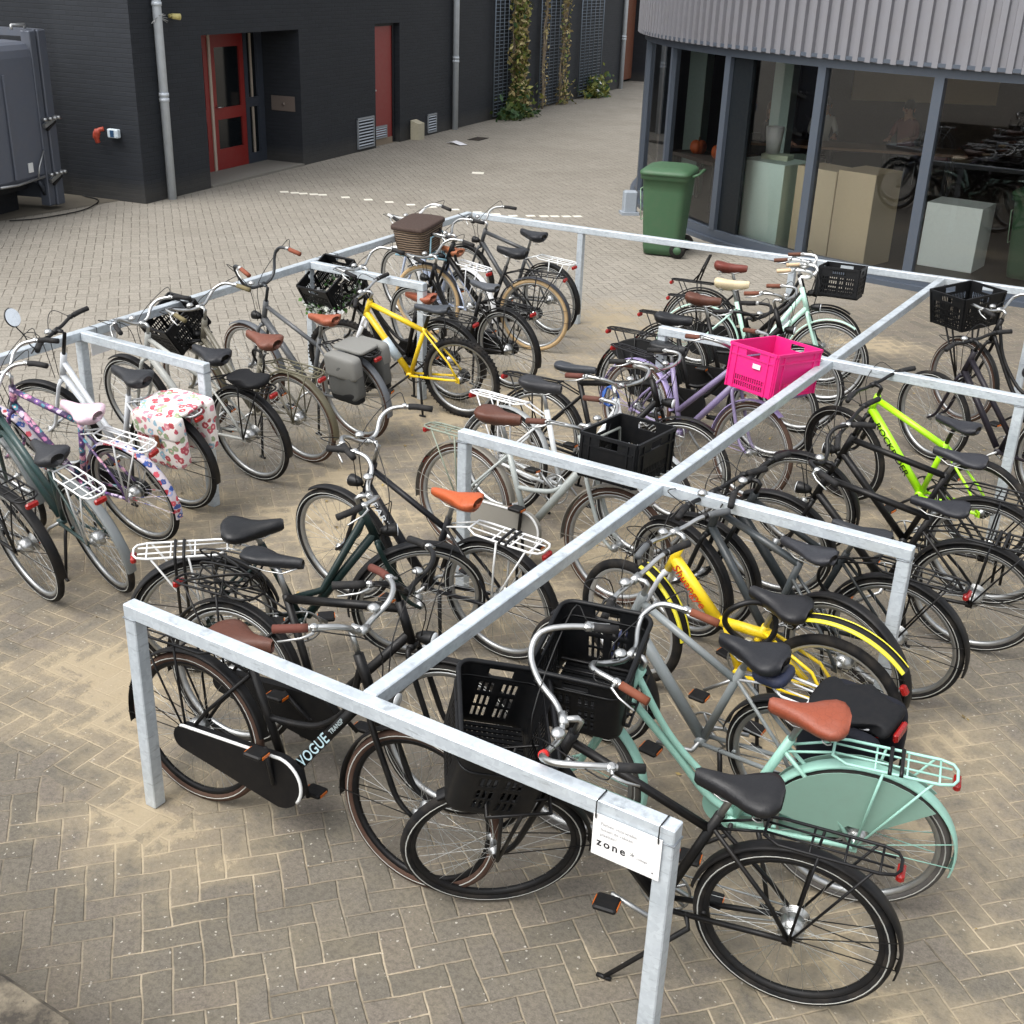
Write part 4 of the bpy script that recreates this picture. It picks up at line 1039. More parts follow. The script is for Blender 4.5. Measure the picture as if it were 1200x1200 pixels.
# ------------------------------------------------------------------ wheelie bin
GB = mat('#37573b', .55, dirt=.2, scale=10.)
def wheelie_bin(label, mx):
    bn = thing('wheelie_bin', label, 'bin', mx)
    b = MB()
    lv = [(0.02, .22, .24), (.10, .235, .25), (.80, .275, .325), (.94, .285, .345), (.945, .31, .37), (1.0, .31, .37)]
    nn = 28; vs = []
    for z, hx, hy in lv:
        for j in range(nn):
            a = 2 * pi * j / nn; e = .3; sg = lambda q: math.copysign(abs(q) ** e, q)
            vs.append((sg(cos(a)) * hx, sg(sin(a)) * hy, z))
    b.add(vs, [(i * nn + j, i * nn + (j + 1) % nn, (i + 1) * nn + (j + 1) % nn, (i + 1) * nn + j) for i in range(len(lv) - 1) for j in range(nn)] + [tuple(range(nn - 1, -1, -1))])
    b.build('body', GB, bn)
    b = MB(); vs = []
    for z, hx, hy, oy in [(1.0, .318, .385, -.01), (1.035, .32, .39, -.01), (1.06, .29, .36, 0), (1.085, .20, .27, .02), (1.088, .1, .15, .02)]:
        for j in range(nn):
            a = 2 * pi * j / nn; sg = lambda q: math.copysign(abs(q) ** .3, q); vs.append((sg(cos(a)) * hx, sg(sin(a)) * hy + oy, z))
    b.add(vs, [(i * nn + j, i * nn + (j + 1) % nn, (i + 1) * nn + (j + 1) % nn, (i + 1) * nn + j) for i in range(4) for j in range(nn)] + [tuple(range(4 * nn, 5 * nn)), tuple(range(nn - 1, -1, -1))])
    b.build('lid', GB, bn)
    b = MB(); b.tube([(.33, -.24, 1.0), (.40, -.22, 1.03), (.40, .22, 1.03), (.33, .24, 1.0)], .016, 8); b.build('handle', GB, bn)
    for s in (-1, 1):
        b = MB(); b.ring([(.001, -.025), (.095, -.025), (.1, -.015), (.1, .015), (.095, .025), (.001, .025)], 24, c=(.23, s * .27, .1), closedprof=False)
        wv_ = b.build('wheel', RUB, bn); b = MB(); b.ring([(.001, -.028), (.05, -.028), (.05, .028), (.001, .028)], 16, c=(.23, s * .27, .1), closedprof=False); b.build('rim', GB, wv_)
    b = MB()
    for pa, pb in (((-.28, -.18, .42), (-.31, -.18, .80)), ((-.28, .05, .42), (-.31, .05, .80)), ((-.28, -.18, .42), (-.28, .05, .42)), ((-.31, -.18, .80), (-.31, .05, .80))): b.tube([V(pa) - V((.003, 0, 0)), V(pb) - V((.003, 0, 0))], .006, 4)
    b.build('label_outline', mat('#8fae8f', .6), bn)
wheelie_bin('green wheeled waste bin with closed lid in front of the round building', T(-3.02, 11.32, 0) @ RZ(R(14)))
wheelie_bin('second green waste bin behind the glass at the right picture edge', T(1.12, 12.95, .014) @ RZ(R(-5)))
b = MB(); b.box((0, 0, .17), (.2, .15, .34), ch=.02); b.box((0, 0, .02), (.26, .22, .04))
b.build('utility_box', mat('#8d959d', .5, dirt=.3), None, T(-4.55, 13.35, 0) @ RZ(R(40)), label='small pale grey utility box on the paving behind the green bin', cat='box')

# ------------------------------------------------------------------ concrete ledge in the near corner
b = MB(); b.box((-1.0, -1.9, .3), (4.4, 1.34, .6), ch=.02)
b.v = [(x, y + (.02 * sin(x * 3)), z) for x, y, z in b.v]
t = NT('ledge_concrete'); o = t.obj()
c = t.mix(t.ramp(t.noise(9., 6, o, .7), [(.38, (0, 0, 0, 1)), (.62, (1, 1, 1, 1))]), lin('#37322b'), lin('#746b5b')); c = t.mix(t.math('GREATER_THAN', t.noise(26., 3, o), .66), c, lin('#3d332a'))
t.l(c, t.b.inputs['Base Color']); t.b.inputs['Roughness'].default_value = .9; t.bump(t.noise(40., 5, o), .004, .7)
b.build('concrete_ledge', t.m, label='worn brown concrete ledge in the near left corner', cat='ledge')
# ------------------------------------------------------------------ bicycle racks
def galv():
    t = NT('galvanised_steel'); o = t.obj()
    vo = t.n('ShaderNodeTexVoronoi'); vo.inputs['Scale'].default_value = 55.; t.l(o, vo.inputs['Vector'])
    sv = t.n('ShaderNodeSeparateColor'); t.l(vo.outputs['Color'], sv.inputs[0]); c = t.mix(sv.outputs[0], lin('#b9c1c7'), lin('#c8d0d5')); c = t.mix(t.math('MULTIPLY', t.ramp(t.noise(5., 5, o), [(.45, (0, 0, 0, 1)), (.7, (1, 1, 1, 1))]), .45), c, lin('#99a2a9'))
    mp = t.n('ShaderNodeMapping'); mp.inputs['Scale'].default_value = (9., 9., 70.); t.l(o, mp.inputs[0])
    c = t.mix(t.math('MULTIPLY', t.ramp(t.noise(1., 5, mp.outputs[0], .7), [(.56, (0, 0, 0, 1)), (.68, (1, 1, 1, 1))]), .5), c, lin('#6f757a'))
    c = t.mix(t.math('MULTIPLY', t.ramp(t.noise(2.2, 5, o, .65), [(.55, (0, 0, 0, 1)), (.72, (1, 1, 1, 1))]), .3), c, lin('#7d7a70'))
    t.l(c, t.b.inputs['Base Color']); t.b.inputs['Metallic'].default_value = .3
    t.put(t.b.inputs['Roughness'], t.math('ADD', .30, t.math('MULTIPLY', t.noise(14., 4, o), .22)))
    return t.m
GV = galv(); HR = .9725; TW = .06
def bar3(name, p, q, root, w=TW, label=None):
    p, q = V(p), V(q); d = q - p; b = MB()
    rot = axes((0, 0, 0), d, V((0, 0, 1)) if abs(d.normalized().z) < .9 else V((0, 1, 0))).to_3x3()
    b.box((p + q) / 2, (d.length, w, w), rot, ch=.004)
    return b.build(name, GV, root, label=label)
rk = thing('bicycle_rack', 'galvanised steel tube rack with a long middle rail and three cross rails in the foreground', 'bicycle rack', None, 'galvanised bicycle racks')
zc = HR - TW / 2
bar3('rail', (0, .03, zc), (2.376, .03, zc), rk)
bar3('rail', (1.176, .062, zc), (1.176, 7.90, zc), rk)
bar3('rail', (-.033, 2.382, zc + .003), (2.436, 2.382, zc + .003), rk)
bar3('rail', (-.077, 4.967, zc + .003), (2.43, 4.967, zc + .003), rk)
for x, y in ((.03, .03), (2.346, .03), (-.003, 2.382), (2.406, 2.382), (-.047, 4.967), (2.40, 4.967)): bar3('post', (x, y, HR - TW - .002), (x, y, 0), rk)
sg_t = R(4.05)
lr = thing('bicycle_rack', 'galvanised steel tube rack closing off the far and left edges of the bicycle park', 'bicycle rack', None, 'galvanised bicycle racks')
lx = lambda y: -3.507 - .077 * (y - 7.603)
bar3('rail', (lx(-1.6), -1.6, zc), (lx(7.6), 7.6, zc), lr)
by = lambda x: 7.62 + (x + 3.5) * .07
bar3('rail', (-3.47, by(-3.47), zc), (4.2, by(4.2), zc), lr)
bar3('rail', (lx(2.37) + .035, 2.373, zc), (-1.94, 2.373, zc), lr); bar3('rail', (lx(4.9) + .035, 4.897, zc), (-2.10, 4.897, zc), lr)
for x, y in ((lx(2.373), 2.373), (-1.97, 2.373), (lx(4.897), 4.897), (-2.13, 4.897), (-2.25, by(-2.25)), (-.13, by(-.13)), (1.95, by(1.95)), (lx(-1.2), -1.2)): bar3('post', (x, y, HR - TW - .002), (x, y, 0), lr)
def weld(x, y, z, root):
    b = MB(); q = TW / 2 + .001
    b.tube([(x - q, y - q, z), (x + q, y - q, z + .002), (x + q, y + q, z), (x - q, y + q, z + .002)], .0042, 5, closed=True)
    b.build('weld_bead', mat('#858b90', .5, .4, .5, scale=60.), root)
for x, y in ((.03, .03), (2.346, .03), (-.003, 2.382), (2.406, 2.382), (-.047, 4.967), (2.40, 4.967)): weld(x, y, HR - TW - .001, rk)
for x, y in ((lx(2.373), 2.373), (-1.97, 2.373), (lx(4.897), 4.897), (-2.13, 4.897), (-2.25, by(-2.25)), (-.13, by(-.13))): weld(x, y, HR - TW - .001, lr)
def notice(label, mx, txt=True):
    mx = mx @ M.Scale(.78, 4) @ T(.03, .012, 0)
    b = MB(); b.box((.15, -.10, 0), (.30, .20, .004)); s = b.build('sign_board', mat('#e3e2e0', .5, dirt=.05), None, mx, label=label, cat='sign', group='white notices on the racks')
    for x in (.012, .285): MB().tube([(x, -.02, .005), (x, .0, .008), (x, .064, .008), (x, .064, -.074), (x, -.02, -.074), (x, -.025, -.006)], .0032, 5).build('cable_tie', BLK, s)
    if txt:
        K = mat('#2b2b2e', .6, dirt=0.); K2 = mat('#77777a', .6, dirt=0.)
        for i, (q, ww) in enumerate([('Fietsen voorwielen', 0), ('tussen de rekken', 0), ('plaatsen!', 0)]): text_mesh('lettering', q, .021, K2, s, T(.035, -.045 - i * .026, .0028))
        text_mesh('lettering', 'zone', .052, K, s, T(.022, -.148, .0028), 1.35, .0012); text_mesh('lettering', '*', .045, K, s, T(.172, -.150, .0028)); text_mesh('lettering', 'college', .017, K2, s, T(.20, -.140, .0028))
        b = MB(); b.ell((.272, -.172, .003), (.005, .004, .001), 8, 4); b.build('mark', K2, s)
    return s
notice('white notice reading zone tied to the near end of the front rail', T(2.085, -.007, HR - TW + .006) @ M.Rotation(R(90), 4, 'X'))
notice('white notice hanging from the left rail at the first side arm', axes((lx(2.45) - .036, 2.72, HR - TW + .004), (.077, -1, 0), (0, 0, 1)), False)
notice('white notice hanging from the left rail at the second side arm', axes((lx(4.97) - .036, 5.27, HR - TW + .004), (.077, -1, 0), (0, 0, 1)), False)
def print_cloth(name, base, cols, scale, cover, rough=.55):
    t = NT(name); o = t.obj(); vo = t.n('ShaderNodeTexVoronoi'); vo.inputs['Scale'].default_value = scale; t.l(o, vo.inputs['Vector'])
    d_ = t.math('ADD', vo.outputs['Distance'], t.math('MULTIPLY', t.math('SUBTRACT', t.noise(scale * 3.5, 3, o), .5), .5))
    sc = t.n('ShaderNodeSeparateColor'); t.l(vo.outputs['Color'], sc.inputs[0])
    fl = t.ramp(sc.outputs[0], [(i / len(cols), lin(c)) for i, c in enumerate(cols)]); fl.node.color_ramp.interpolation = 'CONSTANT'
    c = t.mix(t.math('LESS_THAN', d_, cover), lin(base), fl); c = t.mix(t.math('LESS_THAN', d_, cover * .35), c, lin('#e7b7b4'))
    t.l(c, t.b.inputs['Base Color']); t.b.inputs['Roughness'].default_value = rough
    return t.m
FLO = print_cloth('floral_cloth', '#e9e2dd', ['#b9515f', '#cf8390', '#8fb3c4', '#b04a50', '#93a482'], 21., .48)
STK = print_cloth('sticker_print', '#4b3a5e', ['#b9739c', '#3f7f8f', '#c9b9cf', '#6b4a86', '#d49bb0'], 24., .5, .4)
GRD = print_cloth('sleeve_print', '#c9bfc4', ['#a8323f', '#2e4f9a', '#c9505e', '#3a4f8a', '#9aa4c9'], 26., .5, .4)
# ------------------------------------------------------------------ the parked bicycles
_b0 = bike
def bike(key, label, x, y, head, **k):
    ln = k.get('lean', 6.); s = .345 * sin(R(ln)); h = R(head)
    return _b0(key, label, x + sin(h) * s, y - cos(h) * s, head, **k)
BR, OR = '#5a3527', '#a9512f'
# near cell, left of the middle rail
bike('B3', 'black town bicycle with brown saddle and white VOGUE lettering inside the near left post', .15, .19, 5, kind='transport', tyre='brown', saddle=BR, bar='comfort', grip='#5b3128', rack='#19191b', case='#121214', trim=True, crank=80, rim=mat('#2a2a2c', .4, .6), extra=[('VOGUE', .062, -1, '#a9c4cb', False, .10, 0), ('TRANSP', .026, -1, '#9aa6a8', False, .34, 0)], sh=-.09, sth=.10, lean=3, wb=1.09)
bike('B4', 'black diamond framed bicycle squeezed behind the VOGUE lettered bicycle', -.02, .58, 8, kind='diamond', saddle='#1b1c1f', sst='sport', bar='comfort', barm=BLK, rack='#1b1b1d', case='#151517', lean=6, sth=.05)
bike('B5', 'dark green step through bicycle with white carrier standing diagonally in the near left cell', -.50, .88, 44, kind='step', col='#16302e', rack='#d5d6d4', saddle='#17181a', bar='comfort', wb=1.05, guard='#222426', sh=-.06, sth=.05, straps=True, bell=True, lean=-8, stand=False)
bike('B6', 'grey and black bicycle with bright orange saddle and white carrier under the middle rail', .58, 1.85, 178, kind='trapez', col='#1b1d22', saddle='#b4562c', sst='slim', rack='#d9dad8', bar='comfort', wb=1.05, straps=True, extra=[('SPARTA', .065, 1, '#c9ced2', True, .06, 0)], sh=-.02, sth=.12, crank=20, lean=7)
# near cell, right of the middle rail
bike('B1', 'black bicycle with crate and turned front wheel leaning beside the zone notice', 2.64, .50, -170, kind='trapez', saddle='#1b1b1d', bar='loop', rack='#161618', case=None, fcar='fork', fcz=.70, fcx=-.14, steer=28, lean=4, wb=1.10, sh=-.02, sth=.06, crank=-25, sx=.60, light=False, rim=mat('#1c1c1e', .5), extra=[('O', .05, 1, '#b9bcc0', True, .10, 0)])
bike('B2', 'mint green omafiets with brown saddle and matching skirt guard and carrier', 2.67, 1.10, -167, kind='oma', col='#8ab7a8', tyre='grey', guard='#90bdae', saddle='#8a4630', bar='dutch', grip='#6f3d2a', rack='#97c6b7', skirt='#7d9e90', fcar='frame', fcx=-.15, fcz=.78, panel='#1a1a1c', wb=1.15, straps=True, case='#8ab7a8', sh=-.02, sth=.04, lean=8, light=False, steer=-14)
bike('R0', 'grey bicycle with navy fork and black pannier behind the mint omafiets', 2.36, 1.37, 174, kind='trapez', col='#7b8182', fork='#222c50', saddle='#1d1e22', rack='#c4c6c8', bar='flat', wb=1.05, sh=-.05, lean=9, guard='#2a2b2d', crank=10)
bike('R1', 'yellow folding mountain bicycle with red lettering and black yellow mudguards', 2.28, 2.0, 176, kind='fold', col='#e6c41a', col2='#dcd23a', guard='#1d1d1f', fork='#b9bcc0', saddle='#1c1c1f', bar='flat', barm=CHR, grip='#55585a', wb=1.07, fat=.025, stripe=False, rim=mat('#d5d7d8', .35, .8), light=False, sh=.0, lean=8, steer=-12, extra=[('Shuangye', .062, 1, '#c4401c', True, .03, 0)], rad=.33)
bike('R2', 'dark grey sports bicycle with black saddle just inside the near right end post', 2.37, 2.66, 176, kind='trapez', col='#2b3134', fork='#1d1f21', saddle='#26282c', sst='sport', rack='#19191b', bar='flat', barm=BLK, wb=1.08, sh=-.02, lean=7)
bike('R9', 'dark grey bicycle with thick frame tubes and low black saddle behind the yellow folding bicycle', 2.23, 2.30, 162, kind='diamond', col='#353b3e', fork='#1b1c1e', saddle='#2a2b30', sst='sport', bar='flat', barm=BLK, wb=1.05, lean=9, sh=-.08, guard='#19191b', rear=False, light=False)
bike('R3', 'black diamond framed bicycle with webbing strap over its carrier', 2.59, 3.35, -179, kind='diamond', saddle='#24252a', sst='sport', rack='#1b1c1f', bar='comfort', barm=BLK, lean=12, straps=True, sh=-.09)
bike('R4', 'black gents bicycle between the strapped bicycle and the neon green bicycle', 2.52, 3.95, 178, kind='diamond', saddle='#2b2c31', sst='sport', rack='#161719', bar='flat', barm=BLK, lean=11, sh=-.03)
bike('R5', 'neon green mountain bicycle with black lettering on its down tube', 2.38, 4.56, 158, kind='mtb', col='#a4e212', fork='#1a1a1c', saddle='#25262b', sst='sport', bar='flat', barm=BLK, fat=.025, stripe=True, guard=None, light=False, rim=mat('#1f1f21', .5), wb=1.10, rad=.345, extra=[('ROCKRIDER', .068, 1, '#0c1a10', True, .10, 0)], lean=10, hub=True, bell=False)
bike('R7', 'dark purple black bicycle with thick low tube near the right edge', 2.62, 5.62, 152, kind='lilac', col='#2b2630', tyre='black', fat=.024, saddle='#1d1d20', bar='flat', barm=BLK, guard=None, light=False, wb=1.08, lean=5)
bike('R6', 'black bicycle with black crate near the round building at the right edge', 2.59, 6.6, 150, kind='oma', saddle='#1b1b1d', bar='dutch', fcar='fork', rack='#19191b', case='#151517', wb=1.10, lean=4, tyre='brown', rim=mat('#8a8a8a', .4, .8), light=False)
# middle cells, pointing at the middle rail
bike('M1', 'grey transport bicycle with grey chain case and dark brown saddle', -.28, 2.80, -2, kind='transport', col='#9aa09d', tyre='brown', guard='#77736a', saddle=BR, rack='#7c8476', bar='dutch', grip='#55342a', case='#85827a', trim=True, fcar='frame', panel='#7e827c', wb=1.06, lean=3, crank=95, sth=.05, light=False)
bike('M2', 'silver step through bicycle with white carrier behind the grey transport bicycle', -.42, 3.46, -4, kind='step', col='#c5c9ca', guard='#9fa3a4', saddle='#2b2b2e', rack='#d9dada', bar='dutch', grip='#5b332a', wb=1.06, lean=7, sth=.08)
bike('M3', 'black bicycle with black carrier and low grey saddle beside the lilac bicycle', -.46, 3.95, 2, kind='diamond', saddle='#34373c', sst='sport', rack='#1a1a1c', bar='dutch', grip='#1c1c1d', wb=1.06, sh=-.08, lean=7)
bike('ML', 'lilac bicycle carrying the bright pink crate', -.20, 4.93, -18, kind='lilac', col='#7d7293', tyre='brown', guard='#988bb6', saddle='#1d1e20', bar='dutch', grip='#5e372a', fcar='frame', panel='#786d8e', wb=1.10, lean=5, sh=-.05, rack='#26262a', light=False)
bike('M4', 'black omafiets with black saddle directly behind the lilac bicycle', -.42, 5.40, 2, kind='oma', saddle='#1c1d20', rack='#19191b', case='#141416', bar='dutch', barm=BLK, lean=6, skirt='#1a1b1d')
bike('M8', 'black bicycle with brown grips between the mint and the black saddled bicycles', -.45, 6.02, 4, kind='transport', saddle=BR, rack='#19191b', case='#141416', bar='dutch', grip='#6b4030', lean=6, light=True)
bike('M5', 'pale mint bicycle with cream saddle and white handlebar at the far middle cell', -.50, 6.70, 12, kind='step', col='#b3d6c6', guard='#b3d6c6', tyre='black', saddle='#d9c8a4', rack='#1b1b1d', bar='dutch', barm=WHT, grip='#c7ad8c', lean=7, case='#1a1b1c', sth=.08)
bike('M6', 'black transport bicycle with reddish saddle and raised strap on its carrier', -.72, 7.22, 8, kind='transport', saddle='#6e3328', rack='#161618', case='#141416', bar='dutch', barm=WHT, grip='#5b3a2c', fcar='frame', lean=6, wb=1.12)
# left rack
bike('L1', 'black bicycle with black carrier and big red light at the left picture edge', -1.84, .87, 170, kind='diamond', rack='#1c1c1e', saddle='#1c1c1e', lean=11, guard='#19191b', bar='flat')
bike('L2', 'dark green bicycle with chrome carrier and grey mudguards in the left row', -1.61, 1.16, 166, kind='lilac', col='#27403f', rack='#cfd1d0', guard='#6d7273', saddle='#2e2f32', bar='comfort', lean=14, sh=-.08, rim=ALU)
bike('L3', 'sticker covered purple bicycle with pink saddle cover and printed mudguard sleeve', -1.92, 1.70, 181, kind='diamond', col=STK, saddle='#e2c4d0', rack='#d7d8d7', guard=GRD, bar='comfort', lean=14, sth=.08, sh=-.08, light=False, case='#1b1b1d')
bike('L5', 'silver step through bicycle with round mirror and black handlebar carrying the floral bag', -2.10, 2.19, 182, kind='step', col='#c3c7cb', saddle='#26272a', rack='#bfc1c2', guard='#1b1b1d', bar='flat', barm=BLK, lean=9, mirror=True, sth=.16, steer=14, bars=.86, light=False)
bike('L6', 'silver bicycle with black bag on its carrier beside the left rack arm', -2.04, 2.81, 179, kind='trapez', col='#a5a7a2', saddle='#222327', rack='#161618', guard='#1b1b1d', bar='comfort', lean=10, sth=.06)
bike('L7', 'olive bicycle with brown saddle and olive carrier and brown tyres', -2.0, 3.26, 176, kind='step', col='#6b675a', tyre='brown', guard='#57523f', rack='#5d5946', saddle='#6e4233', bar='dutch', grip='#6b6246', lean=10, sth=.08, fcar='frame', fcz=.74, panel='#1b1b1d')
bike('L8', 'dark grey bicycle with tall handlebar and brown saddle under the grey panniers', -1.98, 3.85, 174, kind='trapez', col='#4d5053', tyre='brown', guard='#5b5f64', rack='#2a2a2c', saddle='#98543a', sst='slim', bar='tall', barm=mat('#3a3d40', .35, .5), grip='#7d4430', lean=9, sth=.12, sh=.02, wb=1.12)
bike('L9', 'black omafiets whose front crate wears a flower garland', -1.93, 5.0, 177, kind='oma', saddle='#98543a', rack='#19191b', case='#141416', bar='dutch', fcar='frame', lean=9, sh=-.05, wb=1.10, light=False, sst='slim', fcz=.68)
bike('L10', 'golden yellow mountain bicycle at the end of the second left rack arm', -1.62, 4.72, 187, kind='mtb', col='#e0bd16', fork='#c7c9cb', saddle='#3c4046', sst='sport', bar='flat', barm=ALU, fat=.026, stripe=False, guard=None, light=False, wb=1.05, rad=.335, lean=7, sh=.02, steer=8)
bike('L14', 'black bicycle with grey saddle just behind the yellow mountain bicycle', -1.72, 5.55, 170, kind='oma', saddle='#4a4d52', sst='sport', rack='#1b1b1d', case='#141416', bar='dutch', lean=6, sh=-.05)
bike('L11', 'pale lilac silver ladies bicycle with white mudguards and tan saddle', -2.74, 6.50, 163, kind='step', col='#b3bfd6', guard='#dedfdf', rack='#d7d9da', saddle='#ad6a46', sst='slim', bar='dutch', barm=WHT, lean=5, wb=1.10, sth=.1, sh=-.07)
bike('L12', 'black bicycle with cream tyres and a light blue front carrier', -2.11, 6.62, -171, kind='transport', tyre='cream', rack='#1c1c1f', case='#151517', saddle='#1c1d20', bar='dutch', barm=CHR, fcar='frame', panel='#7fa6b4', lean=5, stripe=False, guard='#2b2e36')
bike('L13', 'dark bicycle with silver carrier farthest back beside the far rail corner', -2.28, 7.2, 171, kind='diamond', col='#3a3d40', rack='#cfd1d0', saddle='#222327', bar='comfort', lean=5)
# ------------------------------------------------------------------ crates, baskets, bags on them
CB = mat('#16171a', .42, dirt=.15)
tub('big black slotted crate on the front of the bicycle by the zone notice', on_front('B1', .10, -.07, -.12) @ M.Rotation(R(-17), 4, 'Y'), CB, .46, .34, .29, taper=.08)
tub('big black crate with rounded rim on the front of the mint omafiets', on_front('B2', .0, -.05), CB, .45, .36, .27, taper=.10)
crate('black crate with solid sides on the front of the grey transport bicycle', on_front('M1', -.05, -.02), CB, .34, .43, .25, solid=True)
pk = crate('bright pink plastic crate on the front of the lilac bicycle', on_front('ML', .0, .0), mat('#d81a74', .45, dirt=.15), .38, .46, .29, solid=True, holes=False)
b = MB(); b.box((-.205, .1, .18), (.004, .075, .03)); b.build('label', WHT, pk)
b = MB(); b.box((.05, -.244, .18), (.06, .004, .03)); b.build('label', WHT, pk)
crate('small black crate on the front of the black transport bicycle in the far middle cell', on_front('M6', .02), CB, .33, .40, .24)
crate('black crate on the front of the bicycle at the right edge', on_front('R6', .02), CB, .36, .44, .27, taper=.12)
crate('black slotted crate above the front wheel of the olive bicycle in the left row', on_front('L7', -.06) @ M.Rotation(R(-24), 4, 'X'), CB, .28, .33, .24)
crate('black crate wrapped in a white flower garland', on_front('L9', .02) @ M.Rotation(R(-22), 4, 'X'), CB, .33, .40, .26)
# garland
rnd = random.Random(11); gm = [WHT, mat('#dfe4d8', .6), mat('#3f6a33', .6), mat('#587f3c', .6)]
b = MB()
for i in range(420):
    t = rnd.uniform(0, 1) * 4; e = int(t); u = t - e
    x, y = [(.17 - .34 * u, .21), (-.175, .21 - .42 * u), (-.17 + .34 * u, -.21), (.175, -.21 + .42 * u)][e]
    p = V((x + rnd.gauss(0, .018), y + rnd.gauss(0, .018), .04 + rnd.gauss(0, .028))); k = rnd.choice((0, 0, 1, 2, 3))
    a = V((rnd.uniform(-1, 1), rnd.uniform(-1, 1), rnd.uniform(-1, 1))).normalized(); c = a.orthogonal().normalized(); q = .02 * rnd.uniform(.6, 1.3)
    b.add([p - a * q, p + c * q * .8, p + a * q, p - c * q * .8], [(0, 1, 2, 3)], k, False)
b.build('flower_garland', gm, None, on_front('L9', .02) @ M.Rotation(R(-22), 4, 'X'), label='garland of white flowers and leaves wound around a black crate', cat='garland')
# wicker basket
t = NT('wicker'); o = t.obj(); wv1 = t.n('ShaderNodeTexWave'); wv1.inputs['Scale'].default_value = 14.; wv1.bands_direction = 'Z'; wv1.inputs['Distortion'].default_value = 2.; t.l(o, wv1.inputs['Vector'])
t.l(t.mix(wv1.outputs['Fac'], lin('#20160f'), lin('#87725d')), t.b.inputs['Base Color']); t.b.inputs['Roughness'].default_value = .7; t.bump(wv1.outputs['Fac'], .006, 1.)
wk = thing('wicker_basket', 'brown wicker basket with closed lid on the light blue front carrier', 'basket', on_front('L12', .02, .005), None)
b = MB(); hx, hy, H = .17, .24, .25
lv = []
for i in range(13):
    z = H * i / 12; k = .82 + .18 * i / 12
    for j in range(56):
        a = 2 * pi * j / 56; sg = lambda q: math.copysign(abs(q) ** .35, q); rr = 1 + (.018 if (i + j // 2) % 2 else -.005)
        lv.append((sg(cos(a)) * hx * k * rr, sg(sin(a)) * hy * k * rr, z))
b.add(lv, [(i * 56 + j, i * 56 + (j + 1) % 56, (i + 1) * 56 + (j + 1) % 56, (i + 1) * 56 + j) for i in range(12) for j in range(56)] + [tuple(range(55, -1, -1))])
b.build('basket_body', t.m, wk)
b = MB(); soft_box(b, (0, 0, H + .012), (.37, .51, .05), .01, lump=.002); b.build('lid', mat('#35241c', .75, dirt=.3, scale=60.), wk)
b = MB(); b.tube([(-.18, -.09, .20), (-.205, -.06, .19), (-.205, .06, .19), (-.18, .09, .20)], .012, 6); b.build('handle', BLK, wk)
# floral pannier
p = thing('floral_pannier', 'white double pannier bag with red and blue flower print', 'bag', on_rack('L5'), None)
for s in (-1, 1):
    b = MB(); soft_box(b, (0, s * .125, -.17), (.37, .10, .36), .02, lump=.012, e=.4); bo = b.build('bag', FLO, p)
    b = MB(); soft_box(b, (0, s * .135, -.06), (.38, .10, .16), .02); b.box((-.02, s * .19, -.15), (.035, .008, .09), mi=1, ch=.003); b.build('flap', [FLO, mat('#6b3a22', .6)], bo)
b = MB(); soft_box(b, (.0, 0, .018), (.38, .22, .03), .01, lump=.001); b.build('yoke', FLO, p)
# grey pannier
p = thing('grey_pannier', 'grey double pannier bag with dark flaps hanging on the dark grey bicycle', 'bag', on_rack('L8'), None)
G1, G2, G3 = mat('#73736f', .8, dirt=.3, scale=60.), mat('#4f504e', .8, dirt=.3, scale=60.), mat('#222325', .8)
for s in (-1, 1):
    b = MB(); soft_box(b, (0, s * .135, -.18), (.31, .11, .33), .02, lump=.014, e=.42); bo = b.build('bag', G2, p)
    b = MB(); soft_box(b, (.0, s * .145, -.085), (.315, .112, .18), .02, lump=.012, e=.38); b.build('flap', G1, bo)
    b = MB(); soft_box(b, (.0, s * .138, -.315), (.29, .10, .10), .02, lump=.01, e=.5); b.build('base_panel', G3, bo)
b = MB(); soft_box(b, (0, 0, .014), (.30, .20, .03), .01, lump=.001); b.build('yoke', G1, p)
# black pannier
p = thing('black_pannier', 'black pannier bag sagging over the carrier of the grey navy forked bicycle', 'bag', on_rack('R0'), None)
BG = mat('#17181d', .7, dirt=.15, scale=40.)
b = MB(); soft_box(b, (-.10, -.02, .01), (.34, .22, .06), .02, lump=.014, e=.5); b.build('flap', BG, p)
for s in (-1, 1):
    b = MB(); soft_box(b, (-.10, s * .12 - .01, -.14), (.33, .08, .30), .02, lump=.012, e=.42); b.build('bag', mat('#1d1f2a', .75, dirt=.1), p)
b = MB(); b.box((-.285, 0, -.01), (.02, .10, .045), ch=.008); b.build('red_light', RED, p)
# dark rolled bag on L6 carrier, ring lock, cover
b = MB(); soft_box(b, (.0, 0, .03), (.30, .17, .055), .02, lump=.01, e=.5); b.build('black_bag', BG, None, on_rack('L6'), label='crumpled black bag strapped on the carrier of the silver bicycle', cat='bag')
b = MB(); soft_box(b, (0, 0, 0), (.15, .15, .055), .02, lump=.003, e=.6); b.build('saddle_bag', mat('#141d36', .65), None, WB['R0'][0] @ T(.15, 0, .795), label='small navy saddle bag under the black saddle of the grey bicycle', cat='bag')
b = MB(); b.tube([(cos(a) * .115, .02 * sin(a * 2), sin(a) * .115) for a in [i * 2 * pi / 28 for i in range(28)]], .014, 8, closed=True); b.box((0, 0, -.115), (.05, .04, .045), mi=1, ch=.008)
b.build('cable_lock', [BLK, CHR], None, WB['R1'][0] @ T(.40, .05, .62) @ M.Rotation(R(20), 4, 'Z'), label='black ring cable lock hanging on the yellow folding bicycle', cat='lock')
b = MB()
for k in range(3): b.tube([(cos(a) * (.035 + .008 * k), .012 * k + .012 * sin(a * 3 + k), sin(a) * .06) for a in [i * 2 * pi / 20 for i in range(20)]], .006, 6, closed=True)
